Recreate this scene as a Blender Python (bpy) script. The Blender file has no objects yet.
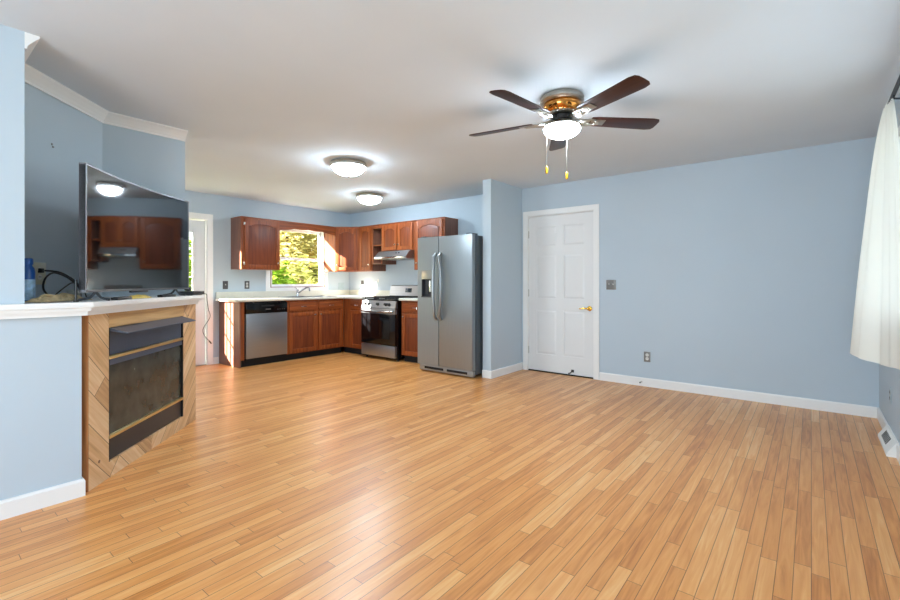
import bpy, bmesh, math, random
from mathutils import Vector, Matrix
PI = math.pi
S = bpy.context.scene
COL = S.collection
random.seed(7)

# ---------------------------------------------------------------- camera
CAM_YAW = math.atan(361 / 450)
cam_data = bpy.data.cameras.new('camera')
cam_data.lens = 18.0
cam_data.sensor_width = 36.0
cam_data.shift_y = -18 / 900
cam_data.clip_start = 0.02
cam_ob = bpy.data.objects.new('camera', cam_data)
cam_ob.location = (0, 0, 1.18)
cam_ob.rotation_euler = (PI / 2, 0, CAM_YAW)
COL.objects.link(cam_ob)
S.camera = cam_ob

# ---------------------------------------------------------------- world, sun, daylight, exposure
W = bpy.data.worlds.new('sky')
S.world = W
W.use_nodes = True
nt = W.node_tree
sky = nt.nodes.new('ShaderNodeTexSky')
sky.sky_type = 'NISHITA'
sky.sun_disc = False
sky.sun_elevation = math.radians(20)
sky.sun_rotation = math.radians(210)
nt.links.new(sky.outputs[0], nt.nodes['Background'].inputs[0])
nt.nodes['Background'].inputs[1].default_value = 0.30

sun_d = bpy.data.lights.new('sun', 'SUN')
sun_d.energy = 60.0
sun_d.angle = math.radians(0.6)
sun_d.color = (1.0, 0.94, 0.85)
sun_o = bpy.data.objects.new('sun', sun_d)
sun_o.rotation_euler = Vector((0.57, 1.0, -0.42)).to_track_quat('-Z', 'Y').to_euler()
sun_o.location = (-12, -8, 9)
COL.objects.link(sun_o)


def daylight(name, loc, target, sx, sy, energy, color):
    d = bpy.data.lights.new(name, 'AREA')
    d.shape = 'RECTANGLE'
    d.size, d.size_y = sx, sy
    d.energy = energy
    d.color = color
    o = bpy.data.objects.new(name, d)
    o.location = loc
    o.rotation_euler = (Vector(target) - Vector(loc)).to_track_quat('-Z', 'Y').to_euler()
    COL.objects.link(o)


# daylight entering through the side window; the rear and dining lights are added fill
COOL = (0.74, 0.88, 1.0)
daylight('daylight_side_window', (0.66, 2.75, 1.52), (-1.0, 2.75, 2.25), 2.7, 1.15, 16, COOL)
daylight('added_rear_fill', (-0.60, -2.68, 1.30), (-0.95, 1.0, 2.70), 1.8, 2.0, 124, (0.78, 0.90, 1.0))
daylight('added_dining_fill', (-5.5, -1.08, 1.40), (-5.5, 2.0, 2.40), 1.7, 1.3, 28, COOL)

S.view_settings.view_transform = 'Standard'
S.view_settings.look = 'None'
S.view_settings.exposure = 0.54
S.view_settings.gamma = 1.0
S.view_settings.use_curve_mapping = False


# ---------------------------------------------------------------- materials
def srgb(r, g, b):
    def c(v):
        v /= 255
        return v / 12.92 if v <= 0.04045 else ((v + 0.055) / 1.055) ** 2.4
    return (c(r), c(g), c(b), 1)


def pmat(name, color, rough=0.5, metal=0.0, spec=0.5, coat=0.0, var=0.0, vscale=8.0, bump=0.0, stretch=(1, 1, 1),
         emit=None, estr=0.0, ior=None, rvar=0.0):
    m = bpy.data.materials.new(name)
    m.use_nodes = True
    t = m.node_tree
    b = t.nodes['Principled BSDF']
    b.inputs['Base Color'].default_value = color
    b.inputs['Roughness'].default_value = rough
    b.inputs['Metallic'].default_value = metal
    b.inputs['Specular IOR Level'].default_value = spec
    b.inputs['Coat Weight'].default_value = coat
    b.inputs['Coat Roughness'].default_value = 0.08
    if ior:
        b.inputs['IOR'].default_value = ior
    if emit:
        b.inputs['Emission Color'].default_value = emit
        b.inputs['Emission Strength'].default_value = estr
    if var or bump or rvar:
        tc = t.nodes.new('ShaderNodeTexCoord')
        mp = t.nodes.new('ShaderNodeMapping')
        mp.inputs['Scale'].default_value = stretch
        t.links.new(tc.outputs['Object'], mp.inputs['Vector'])
        n = t.nodes.new('ShaderNodeTexNoise')
        n.inputs['Scale'].default_value = vscale
        n.inputs['Detail'].default_value = 6
        t.links.new(mp.outputs[0], n.inputs['Vector'])
        if var:
            r = t.nodes.new('ShaderNodeValToRGB')
            r.color_ramp.elements[0].position = 0.3
            r.color_ramp.elements[1].position = 0.7
            r.color_ramp.elements[0].color = tuple(c * (1 - var) for c in color[:3]) + (1,)
            r.color_ramp.elements[1].color = tuple(min(1, c * (1 + var)) for c in color[:3]) + (1,)
            t.links.new(n.outputs['Fac'], r.inputs[0])
            t.links.new(r.outputs[0], b.inputs['Base Color'])
        if rvar:
            mr = t.nodes.new('ShaderNodeMapRange')
            mr.inputs['To Min'].default_value = max(0.0, rough - rvar)
            mr.inputs['To Max'].default_value = rough + rvar
            t.links.new(n.outputs['Fac'], mr.inputs['Value'])
            t.links.new(mr.outputs[0], b.inputs['Roughness'])
        if bump:
            bp = t.nodes.new('ShaderNodeBump')
            bp.inputs['Strength'].default_value = bump
            bp.inputs['Distance'].default_value = 0.004
            t.links.new(n.outputs['Fac'], bp.inputs['Height'])
            t.links.new(bp.outputs[0], b.inputs['Normal'])
    return m


def glass_mat(name, tint=(1, 1, 1, 1), refl=0.10):
    m = bpy.data.materials.new(name)
    m.use_nodes = True
    t = m.node_tree
    t.nodes.clear()
    out = t.nodes.new('ShaderNodeOutputMaterial')
    mix = t.nodes.new('ShaderNodeMixShader')
    tr = t.nodes.new('ShaderNodeBsdfTransparent')
    tr.inputs[0].default_value = tint
    gl = t.nodes.new('ShaderNodeBsdfGlossy')
    gl.inputs['Roughness'].default_value = 0.02
    fr = t.nodes.new('ShaderNodeFresnel')
    fr.inputs[0].default_value = 1.3
    geo = t.nodes.new('ShaderNodeNewGeometry')
    front = t.nodes.new('ShaderNodeMath')
    front.operation = 'SUBTRACT'
    front.inputs[0].default_value = 1.0
    t.links.new(geo.outputs['Backfacing'], front.inputs[1])
    fac = t.nodes.new('ShaderNodeMath')
    fac.operation = 'MULTIPLY'
    t.links.new(fr.outputs[0], fac.inputs[0])
    t.links.new(front.outputs[0], fac.inputs[1])
    t.links.new(fac.outputs[0], mix.inputs[0])
    t.links.new(tr.outputs[0], mix.inputs[1])
    t.links.new(gl.outputs[0], mix.inputs[2])
    t.links.new(mix.outputs[0], out.inputs[0])
    return m


def wood_mat(name, dark, light, rough=0.35, axis='Z', coat=0.15, scale=1.0):
    m = bpy.data.materials.new(name)
    m.use_nodes = True
    t = m.node_tree
    b = t.nodes['Principled BSDF']
    tc = t.nodes.new('ShaderNodeTexCoord')
    mp = t.nodes.new('ShaderNodeMapping')
    s = {'X': (0.9, 14, 14), 'Y': (14, 0.9, 14), 'Z': (14, 14, 0.9)}[axis]
    mp.inputs['Scale'].default_value = tuple(v * scale for v in s)
    oi = t.nodes.new('ShaderNodeObjectInfo')
    add = t.nodes.new('ShaderNodeVectorMath')
    add.operation = 'ADD'
    sc = t.nodes.new('ShaderNodeVectorMath')
    sc.operation = 'SCALE'
    sc.inputs[0].default_value = (3.1, 7.7, 5.3)
    t.links.new(oi.outputs['Random'], sc.inputs['Scale'])
    t.links.new(tc.outputs['Object'], add.inputs[0])
    t.links.new(sc.outputs[0], add.inputs[1])
    t.links.new(add.outputs[0], mp.inputs['Vector'])
    n = t.nodes.new('ShaderNodeTexNoise')
    n.inputs['Scale'].default_value = 2.5
    n.inputs['Detail'].default_value = 8
    n.inputs['Distortion'].default_value = 0.6
    t.links.new(mp.outputs[0], n.inputs['Vector'])
    r = t.nodes.new('ShaderNodeValToRGB')
    r.color_ramp.elements[0].position = 0.3
    r.color_ramp.elements[1].position = 0.68
    r.color_ramp.elements[0].color = dark
    r.color_ramp.elements[1].color = light
    t.links.new(n.outputs['Fac'], r.inputs[0])
    t.links.new(r.outputs[0], b.inputs['Base Color'])
    b.inputs['Roughness'].default_value = rough
    b.inputs['Specular IOR Level'].default_value = 0.35
    b.inputs['Coat Weight'].default_value = coat
    b.inputs['Coat Roughness'].default_value = 0.25
    return m


def math_node(t, op, a, b=None, c=None):
    n = t.nodes.new('ShaderNodeMath')
    n.operation = op
    for i, v in enumerate((a, b, c)):
        if v is None:
            continue
        if isinstance(v, (int, float)):
            n.inputs[i].default_value = v
        else:
            t.links.new(v, n.inputs[i])
    return n.outputs[0]


def plank_mat(name, width, length, run='Y', ramp=None, rough=0.25, diag=0.0, gap=0.03, coat=0.3, grain=1.0, knots=False):
    """Planks: narrow boards of one width, staggered end joints, one tone and grain per board."""
    m = bpy.data.materials.new(name)
    m.use_nodes = True
    t = m.node_tree
    b = t.nodes['Principled BSDF']
    tc = t.nodes.new('ShaderNodeTexCoord')
    mp = t.nodes.new('ShaderNodeMapping')
    mp.inputs['Rotation'].default_value = (0, diag, 0) if run == 'Z' else (0, 0, 0)
    t.links.new(tc.outputs['Object'], mp.inputs['Vector'])
    sp = t.nodes.new('ShaderNodeSeparateXYZ')
    t.links.new(mp.outputs[0], sp.inputs[0])
    across = sp.outputs['X']
    along = sp.outputs['Y'] if run == 'Y' else sp.outputs['Z']
    u = math_node(t, 'DIVIDE', across, width)
    iu = math_node(t, 'FLOOR', u)
    fu = math_node(t, 'SUBTRACT', u, iu)
    wn = t.nodes.new('ShaderNodeTexWhiteNoise')
    wn.noise_dimensions = '1D'
    t.links.new(iu, wn.inputs['W'])
    v = math_node(t, 'ADD', math_node(t, 'DIVIDE', along, length), math_node(t, 'MULTIPLY', wn.outputs['Value'], 7.3))
    iv = math_node(t, 'FLOOR', v)
    fv = math_node(t, 'SUBTRACT', v, iv)
    cb = t.nodes.new('ShaderNodeCombineXYZ')
    t.links.new(iu, cb.inputs[0])
    t.links.new(iv, cb.inputs[1])
    wn2 = t.nodes.new('ShaderNodeTexWhiteNoise')
    wn2.noise_dimensions = '2D'
    t.links.new(cb.outputs[0], wn2.inputs['Vector'])
    tone = wn2.outputs['Value']
    # grain coordinates, shifted per board
    gx = math_node(t, 'ADD', math_node(t, 'MULTIPLY', across, 26 * grain), math_node(t, 'MULTIPLY', tone, 91))
    gy = math_node(t, 'ADD', math_node(t, 'MULTIPLY', along, 1.6 * grain), math_node(t, 'MULTIPLY', tone, 37))
    gc = t.nodes.new('ShaderNodeCombineXYZ')
    t.links.new(gx, gc.inputs[0])
    t.links.new(gy, gc.inputs[1])
    n = t.nodes.new('ShaderNodeTexNoise')
    n.inputs['Scale'].default_value = 1.6
    n.inputs['Detail'].default_value = 7
    n.inputs['Distortion'].default_value = 1.2
    t.links.new(gc.outputs[0], n.inputs['Vector'])
    r = t.nodes.new('ShaderNodeValToRGB')
    els = r.color_ramp.elements
    els[0].position, els[0].color = ramp[0]
    els[1].position, els[1].color = ramp[-1]
    for p, c in ramp[1:-1]:
        e = els.new(p)
        e.color = c
    fac = math_node(t, 'ADD', math_node(t, 'MULTIPLY', tone, 0.42), math_node(t, 'MULTIPLY', n.outputs['Fac'], 0.80))
    t.links.new(fac, r.inputs[0])
    # gaps between boards
    e1 = math_node(t, 'LESS_THAN', fu, gap)
    e2 = math_node(t, 'LESS_THAN', fv, gap * width / length)
    edge = math_node(t, 'MAXIMUM', e1, e2)
    col = r.outputs[0]
    if knots:
        vo = t.nodes.new('ShaderNodeTexVoronoi')
        vo.inputs['Scale'].default_value = 6.5
        t.links.new(tc.outputs['Object'], vo.inputs['Vector'])
        kn = math_node(t, 'LESS_THAN', vo.outputs['Distance'], 0.12)
        mk = t.nodes.new('ShaderNodeMix')
        mk.data_type = 'RGBA'
        t.links.new(math_node(t, 'MULTIPLY', kn, 0.75), mk.inputs['Factor'])
        t.links.new(col, mk.inputs['A'])
        mk.inputs['B'].default_value = srgb(70, 40, 25)
        col = mk.outputs['Result']
    mx = t.nodes.new('ShaderNodeMix')
    mx.data_type = 'RGBA'
    t.links.new(math_node(t, 'MULTIPLY', edge, 0.75), mx.inputs['Factor'])
    t.links.new(col, mx.inputs['A'])
    mx.inputs['B'].default_value = srgb(70, 38, 18)
    t.links.new(mx.outputs['Result'], b.inputs['Base Color'])
    bp = t.nodes.new('ShaderNodeBump')
    bp.inputs['Strength'].default_value = 0.25
    bp.inputs['Distance'].default_value = 0.0015
    hh = math_node(t, 'SUBTRACT', math_node(t, 'MULTIPLY', n.outputs['Fac'], 0.15), edge)
    t.links.new(hh, bp.inputs['Height'])
    t.links.new(bp.outputs[0], b.inputs['Normal'])
    b.inputs['Roughness'].default_value = rough
    b.inputs['Coat Weight'].default_value = coat
    b.inputs['Coat Roughness'].default_value = 0.24
    return m


M = {}
M['wall'] = pmat('wall_paint', srgb(187, 201, 211), 0.75, var=0.015, vscale=1.5, bump=0.04, spec=0.3)
M['ceiling'] = pmat('ceiling_paint', srgb(216, 226, 234), 0.9, var=0.015, vscale=2.0, bump=0.05, spec=0.2)
M['trim'] = pmat('white_trim', srgb(236, 236, 234), 0.35, var=0.01, vscale=3)
M['door_white'] = pmat('white_door_paint', srgb(226, 227, 226), 0.4, var=0.01, vscale=3)
M['floor'] = plank_mat('oak_strip_floor', 0.057, 0.85, 'Y',
                       [(0.25, srgb(186, 114, 52)), (0.50, srgb(217, 145, 76)), (0.75, srgb(230, 163, 95)),
                        (0.95, srgb(238, 186, 122))], rough=0.37, gap=0.045, coat=0.24)
M['chevron'] = plank_mat('reclaimed_planks', 0.135, 1.6, 'Z',
                         [(0.1, srgb(104, 72, 46)), (0.35, srgb(176, 132, 90)), (0.65, srgb(218, 176, 128)),
                          (0.95, srgb(236, 204, 162))], rough=0.6, diag=math.radians(45), gap=0.03, coat=0.0, grain=0.8,
                         knots=True)
M['chevron_mirror'] = plank_mat('reclaimed_planks_mirrored', 0.135, 1.6, 'Z',
                         [(0.1, srgb(104, 72, 46)), (0.35, srgb(176, 132, 90)), (0.65, srgb(218, 176, 128)),
                          (0.95, srgb(236, 204, 162))], rough=0.6, diag=math.radians(-45), gap=0.03, coat=0.0, grain=0.8,
                         knots=True)
M['plank_light'] = wood_mat('light_pine', srgb(176, 128, 78), srgb(222, 178, 122), 0.55, 'X', 0.0, 0.8)
M['plank_edge'] = wood_mat('plank_edge', srgb(142, 84, 44), srgb(206, 142, 86), 0.6, 'Z', 0.0)
M['cherry'] = wood_mat('cherry_wood', srgb(112, 52, 20), srgb(156, 80, 34), 0.48, 'Z', 0.06)
M['cherry_h'] = wood_mat('cherry_wood_horizontal', srgb(112, 52, 20), srgb(156, 80, 34), 0.48, 'X', 0.06)
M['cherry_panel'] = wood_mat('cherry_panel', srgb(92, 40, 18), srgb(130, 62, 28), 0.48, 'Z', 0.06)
M['cherry_side'] = wood_mat('cherry_laminate', srgb(112, 72, 58), srgb(134, 90, 72), 0.3, 'Z', 0.1)
M['counter'] = pmat('cream_laminate', srgb(222, 220, 206), 0.3, var=0.03, vscale=60)
M['steel'] = pmat('brushed_steel', srgb(150, 156, 159), 0.40, 0.9, var=0.05, vscale=4, stretch=(60, 60, 0.6), rvar=0.04)
M['steel_h'] = pmat('brushed_steel_horizontal', srgb(160, 163, 167), 0.33, 0.9, var=0.05, vscale=4, stretch=(0.6, 60, 60))
M['chrome'] = pmat('chrome', srgb(205, 208, 212), 0.12, 1.0)
M['nickel'] = pmat('brushed_nickel', srgb(176, 172, 164), 0.28, 1.0)
M['fridge_side'] = pmat('grey_enamel', srgb(70, 78, 84), 0.45, bump=0.05, vscale=120)
M['black'] = pmat('black_plastic', srgb(16, 16, 18), 0.35)
M['black_gloss'] = pmat('black_enamel', srgb(10, 10, 12), 0.12)
M['black_matte'] = pmat('black_kick', srgb(14, 14, 16), 0.7)
M['iron'] = pmat('cast_iron', srgb(22, 22, 24), 0.55, bump=0.2, vscale=60)
M['oven_glass'] = pmat('oven_glass', srgb(8, 8, 9), 0.06, coat=0.5)
M['insert_sheen'] = pmat('black_steel_painted_sheen', srgb(74, 86, 104), 0.32, var=0.12, vscale=5, spec=0.5)  # blue sheen reflected from the room is put into the base colour
M['soot_glass'] = pmat('sooty_glass', srgb(60, 64, 60), 0.24, var=0.4, vscale=9, rvar=0.08)
M['insert_dark'] = pmat('dark_painted_steel', srgb(40, 44, 50), 0.34, var=0.15, vscale=5)
M['brass'] = pmat('brass', srgb(228, 204, 146), 0.35, 1.0)
M['copper'] = pmat('polished_brass', srgb(206, 138, 66), 0.12, 1.0)
M['blade'] = wood_mat('walnut_blade', srgb(42, 22, 20), srgb(66, 36, 30), 0.4, 'X', 0.1)
M['tv_screen'] = pmat('tv_glass', srgb(14, 14, 16), 0.045, ior=2.0, spec=0.5)
M['tv_frame'] = pmat('silver_bezel', srgb(112, 112, 116), 0.4, 0.7)
M['vinyl'] = pmat('white_vinyl', srgb(238, 240, 242), 0.35)
M['pane'] = glass_mat('window_glass')
M['plate_grey'] = pmat('grey_wall_plate', srgb(128, 126, 124), 0.4, 0.5)
M['plate_dark'] = pmat('dark_wall_plate', srgb(84, 84, 86), 0.4, 0.4)
M['plate_white'] = pmat('white_wall_plate', srgb(226, 226, 222), 0.4)
M['plate_blue'] = pmat('painted_wall_plate', srgb(170, 188, 196), 0.5)
M['plate_beige'] = pmat('beige_wall_plate', srgb(206, 204, 180), 0.4)
M['blue_jar'] = pmat('blue_plastic', srgb(32, 84, 158), 0.3, var=0.05)
M['jar_label'] = pmat('jar_label', srgb(150, 184, 214), 0.5, var=0.35, vscale=35)
M['burlap'] = pmat('beige_fabric', srgb(206, 184, 142), 0.9, var=0.35, vscale=30, bump=0.5)
M['frost'] = pmat('clear_plastic', srgb(176, 184, 180), 0.25)
M['yellow'] = pmat('yellow_card', srgb(206, 176, 70), 0.6, var=0.3, vscale=50)
M['grey_plastic'] = pmat('dark_grey_plastic', srgb(52, 54, 58), 0.4)
M['screen_dark'] = pmat('display_glass', srgb(40, 56, 66), 0.1)
M['register'] = pmat('white_enamel', srgb(236, 236, 232), 0.4)
M['rod'] = pmat('dark_metal_rod', srgb(60, 62, 66), 0.4, 0.8)
M['gold_lever'] = pmat('polished_brass_lever', srgb(218, 172, 70), 0.2, 1.0)
M['wood_pull'] = pmat('golden_pull', srgb(196, 150, 30), 0.35, 0.3)
M['grass'] = pmat('grass_ground', srgb(110, 126, 58), 0.95, var=0.3, vscale=6)
M['bark'] = pmat('bark', srgb(78, 62, 48), 0.9, var=0.3, vscale=14, bump=0.6)
M['stain_wood'] = wood_mat('stained_stop', srgb(104, 46, 30), srgb(136, 66, 44), 0.4, 'Z')


def glow_mat(name, color, strength):
    m = bpy.data.materials.new(name)
    m.use_nodes = True
    b = m.node_tree.nodes['Principled BSDF']
    b.inputs['Base Color'].default_value = (0.9, 0.88, 0.84, 1)
    b.inputs['Roughness'].default_value = 0.4
    b.inputs['Emission Color'].default_value = color
    b.inputs['Emission Strength'].default_value = strength
    return m


M['bowl'] = glow_mat('lit_opal_glass', (0.72, 0.87, 1.0, 1), 66.0)
M['fan_bowl'] = glow_mat('lit_fan_glass', (0.74, 0.88, 1.0, 1), 80.0)


def leaf_mat(name, cols):
    m = bpy.data.materials.new(name)
    m.use_nodes = True
    t = m.node_tree
    t.nodes.clear()
    out = t.nodes.new('ShaderNodeOutputMaterial')
    geo = t.nodes.new('ShaderNodeNewGeometry')
    r = t.nodes.new('ShaderNodeValToRGB')
    els = r.color_ramp.elements
    els[0].position, els[0].color = 0.0, cols[0]
    els[1].position, els[1].color = 1.0, cols[-1]
    for i, c in enumerate(cols[1:-1]):
        e = els.new((i + 1) / (len(cols) - 1))
        e.color = c
    t.links.new(geo.outputs['Random Per Island'], r.inputs[0])
    d = t.nodes.new('ShaderNodeBsdfDiffuse')
    tr = t.nodes.new('ShaderNodeBsdfTranslucent')
    mx = t.nodes.new('ShaderNodeMixShader')
    mx.inputs[0].default_value = 0.45
    t.links.new(r.outputs[0], d.inputs[0])
    t.links.new(r.outputs[0], tr.inputs[0])
    t.links.new(d.outputs[0], mx.inputs[1])
    t.links.new(tr.outputs[0], mx.inputs[2])
    t.links.new(mx.outputs[0], out.inputs[0])
    return m


M['leaf_green'] = leaf_mat('bright_green_leaves', [srgb(92, 128, 30), srgb(138, 168, 50), srgb(176, 194, 84)])
M['leaf_olive'] = leaf_mat('olive_leaves', [srgb(92, 98, 50), srgb(136, 138, 76), srgb(172, 168, 104)])
M['leaf_gold'] = leaf_mat('golden_leaves', [srgb(134, 130, 80), srgb(178, 168, 110), srgb(206, 196, 144)])


def cloth_mat(name, color, trans):
    m = bpy.data.materials.new(name)
    m.use_nodes = True
    t = m.node_tree
    t.nodes.clear()
    out = t.nodes.new('ShaderNodeOutputMaterial')
    d = t.nodes.new('ShaderNodeBsdfDiffuse')
    tr = t.nodes.new('ShaderNodeBsdfTranslucent')
    d.inputs[0].default_value = color
    tr.inputs[0].default_value = color
    mx = t.nodes.new('ShaderNodeMixShader')
    mx.inputs[0].default_value = trans
    tc = t.nodes.new('ShaderNodeTexCoord')
    n = t.nodes.new('ShaderNodeTexNoise')
    n.inputs['Scale'].default_value = 300
    bp = t.nodes.new('ShaderNodeBump')
    bp.inputs['Strength'].default_value = 0.1
    t.links.new(tc.outputs['Object'], n.inputs['Vector'])
    t.links.new(n.outputs['Fac'], bp.inputs['Height'])
    t.links.new(bp.outputs[0], d.inputs['Normal'])
    t.links.new(d.outputs[0], mx.inputs[1])
    t.links.new(tr.outputs[0], mx.inputs[2])
    t.links.new(mx.outputs[0], out.inputs[0])
    return m


M['curtain'] = cloth_mat('white_curtain_cloth', srgb(236, 236, 228), 0.18)


# ---------------------------------------------------------------- mesh helpers
class MB:
    """Collects shapes and links them as ONE mesh object."""

    def __init__(self):
        self.bm = bmesh.new()

    def _merge(self, b2):
        me = bpy.data.meshes.new('tmp')
        b2.to_mesh(me)
        b2.free()
        self.bm.from_mesh(me)
        bpy.data.meshes.remove(me)

    def box(self, x0, x1, y0, y1, z0, z1, bev=0.0, seg=2):
        b = bmesh.new()
        bmesh.ops.create_cube(b, size=1)
        for v in b.verts:
            v.co = Vector(((x0 + x1) / 2 + v.co.x * (x1 - x0), (y0 + y1) / 2 + v.co.y * (y1 - y0),
                           (z0 + z1) / 2 + v.co.z * (z1 - z0)))
        if bev:
            bmesh.ops.bevel(b, geom=b.edges[:], offset=bev, segments=seg, affect='EDGES', profile=0.6)
        self._merge(b)
        return self

    def prism(self, poly, a, c, axis='z', bev=0.0):
        """poly of 2-D points extruded along axis from a to c. axis z: (x,y); y: (x,z); x: (y,z)."""
        b = bmesh.new()

        def P(p, h):
            return {'z': (p[0], p[1], h), 'y': (p[0], h, p[1]), 'x': (h, p[0], p[1])}[axis]
        lo = [b.verts.new(P(p, a)) for p in poly]
        hi = [b.verts.new(P(p, c)) for p in poly]
        n = len(poly)
        b.faces.new(lo[::-1])
        b.faces.new(hi)
        for i in range(n):
            j = (i + 1) % n
            b.faces.new((lo[i], lo[j], hi[j], hi[i]))
        bmesh.ops.recalc_face_normals(b, faces=b.faces[:])
        if bev:
            bmesh.ops.bevel(b, geom=b.edges[:], offset=bev, segments=2, affect='EDGES', profile=0.6)
        self._merge(b)
        return self

    def lathe(self, prof, c=(0, 0, 0), n=32, axis='z'):
        b = bmesh.new()
        rings = []
        for r, h in prof:
            ring = []
            for i in range(n):
                a = 2 * PI * i / n
                p = (r * math.cos(a), r * math.sin(a), h)
                if axis == 'y':
                    p = (p[0], h, p[1])
                if axis == 'x':
                    p = (h, p[0], p[1])
                ring.append(b.verts.new((p[0] + c[0], p[1] + c[1], p[2] + c[2])))
            rings.append(ring)
        for k in range(len(rings) - 1):
            for i in range(n):
                j = (i + 1) % n
                b.faces.new((rings[k][i], rings[k][j], rings[k + 1][j], rings[k + 1][i]))
        b.faces.new(rings[0][::-1])
        b.faces.new(rings[-1])
        bmesh.ops.remove_doubles(b, verts=b.verts[:], dist=1e-6)
        bmesh.ops.recalc_face_normals(b, faces=b.faces[:])
        self._merge(b)
        return self

    def tube(self, pts, r, n=8, smooth_steps=0):
        pts = [Vector(p) for p in pts]
        if smooth_steps:
            q = []
            for i in range(len(pts) - 1):
                p0 = pts[max(i - 1, 0)]
                p1, p2 = pts[i], pts[i + 1]
                p3 = pts[min(i + 2, len(pts) - 1)]
                for s in range(smooth_steps):
                    t = s / smooth_steps
                    q.append(0.5 * ((2 * p1) + (p2 - p0) * t + (2 * p0 - 5 * p1 + 4 * p2 - p3) * t * t +
                                    (3 * p1 - p0 - 3 * p2 + p3) * t ** 3))
            q.append(pts[-1])
            pts = q
        b = bmesh.new()
        rings = []
        up = Vector((0, 0, 1))
        prev = None
        for i, p in enumerate(pts):
            d = (pts[min(i + 1, len(pts) - 1)] - pts[max(i - 1, 0)]).normalized()
            if prev is None:
                a = up if abs(d.dot(up)) < 0.9 else Vector((1, 0, 0))
                u = d.cross(a).normalized()
            else:
                u = (prev - d * prev.dot(d)).normalized()
            prev = u
            w = d.cross(u)
            if isinstance(r, (list, tuple)):
                q_ = i / (len(pts) - 1) * (len(r) - 1)
                k_ = min(int(q_), len(r) - 2)
                rr = r[k_] + (r[k_ + 1] - r[k_]) * (q_ - k_)
            else:
                rr = r
            rings.append([b.verts.new(p + (u * math.cos(2 * PI * k / n) + w * math.sin(2 * PI * k / n)) * rr)
                          for k in range(n)])
        for k in range(len(rings) - 1):
            for i in range(n):
                j = (i + 1) % n
                b.faces.new((rings[k][i], rings[k][j], rings[k + 1][j], rings[k + 1][i]))
        b.faces.new(rings[0][::-1])
        b.faces.new(rings[-1])
        bmesh.ops.recalc_face_normals(b, faces=b.faces[:])
        self._merge(b)
        return self

    def sphere(self, c, r, sc=(1, 1, 1), seg=16):
        b = bmesh.new()
        bmesh.ops.create_uvsphere(b, u_segments=seg, v_segments=seg // 2 + 2, radius=r)
        for v in b.verts:
            v.co = Vector((v.co.x * sc[0] + c[0], v.co.y * sc[1] + c[1], v.co.z * sc[2] + c[2]))
        self._merge(b)
        return self

    def grid(self, fn, nu, nv, thick=0.0):
        b = bmesh.new()
        vs = [[b.verts.new(fn(i / nu, j / nv)) for j in range(nv + 1)] for i in range(nu + 1)]
        for i in range(nu):
            for j in range(nv):
                b.faces.new((vs[i][j], vs[i + 1][j], vs[i + 1][j + 1], vs[i][j + 1]))
        if thick:
            bmesh.ops.recalc_face_normals(b, faces=b.faces[:])
            bmesh.ops.solidify(b, geom=b.faces[:], thickness=thick)
        self._merge(b)
        return self

    def sweep(self, path, prof, closed=False):
        """prof of (offset to the left of the path, z) swept with mitres along a 2-D path."""
        b = bmesh.new()
        path = [Vector(p) for p in path]
        rings = []
        for i, p in enumerate(path):
            d0 = (path[i] - path[i - 1]).normalized() if i > 0 else None
            d1 = (path[i + 1] - path[i]).normalized() if i < len(path) - 1 else None
            if d0 is None:
                d0 = d1
            if d1 is None:
                d1 = d0
            n0, n1 = Vector((-d0.y, d0.x)), Vector((-d1.y, d1.x))
            m = (n0 + n1)
            m = m / max(1e-6, m.dot(n0))
            rings.append([b.verts.new((p.x + m.x * o, p.y + m.y * o, z)) for o, z in prof])
        k = len(prof)
        for i in range(len(rings) - 1):
            for j in range(k):
                l = (j + 1) % k
                b.faces.new((rings[i][j], rings[i][l], rings[i + 1][l], rings[i + 1][j]))
        b.faces.new(rings[0])
        b.faces.new(rings[-1][::-1])
        bmesh.ops.recalc_face_normals(b, faces=b.faces[:])
        self._merge(b)
        return self

    def rot(self, mat):
        bmesh.ops.transform(self.bm, matrix=mat, verts=self.bm.verts[:])
        return self

    def build(self, name, mat, parent=None, smooth=35):
        me = bpy.data.meshes.new(name)
        self.bm.to_mesh(me)
        self.bm.free()
        me.materials.append(mat)
        if smooth:
            me.polygons.foreach_set('use_smooth', [True] * len(me.polygons))
            me.set_sharp_from_angle(angle=math.radians(smooth))
        o = bpy.data.objects.new(name, me)
        COL.objects.link(o)
        if parent is not None:
            o.parent = parent
        return o


def thing(name, label, cat, loc=(0, 0, 0), rotz=0.0, group=None):
    o = bpy.data.objects.new(name, None)
    o.empty_display_size = 0.1
    o.location = loc
    o.rotation_euler = (0, 0, rotz)
    COL.objects.link(o)
    return tag(o, label, cat, group)


def tag(o, label, cat, group=None):
    o['label'] = label
    o['category'] = cat
    if group:
        o['group'] = group
    return o


def struct(o, label=None, cat=None):
    o['kind'] = 'structure'
    if label:
        o['label'] = label
    o['category'] = cat or 'room'
    return o


def wall_boxes(mb, axis, a, b, lo, hi, z0, z1, holes):
    """Wall slab between planes a..b on axis, running lo..hi, with rectangular holes (u0,u1,v0,v1)."""
    us = sorted({lo, hi, *[h[0] for h in holes], *[h[1] for h in holes]})
    for u0, u1 in zip(us, us[1:]):
        um = (u0 + u1) / 2
        hs = sorted([h for h in holes if h[0] < um < h[1]], key=lambda h: h[2])
        z = z0
        segs = []
        for h in hs:
            if h[2] > z:
                segs.append((z, h[2]))
            z = h[3]
        if z < z1:
            segs.append((z, z1))
        for s0, s1 in segs:
            if axis == 'x':
                mb.box(a, b, u0, u1, s0, s1)
            else:
                mb.box(u0, u1, a, b, s0, s1)
    bmesh.ops.remove_doubles(mb.bm, verts=mb.bm.verts[:], dist=1e-5)
    return mb


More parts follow.
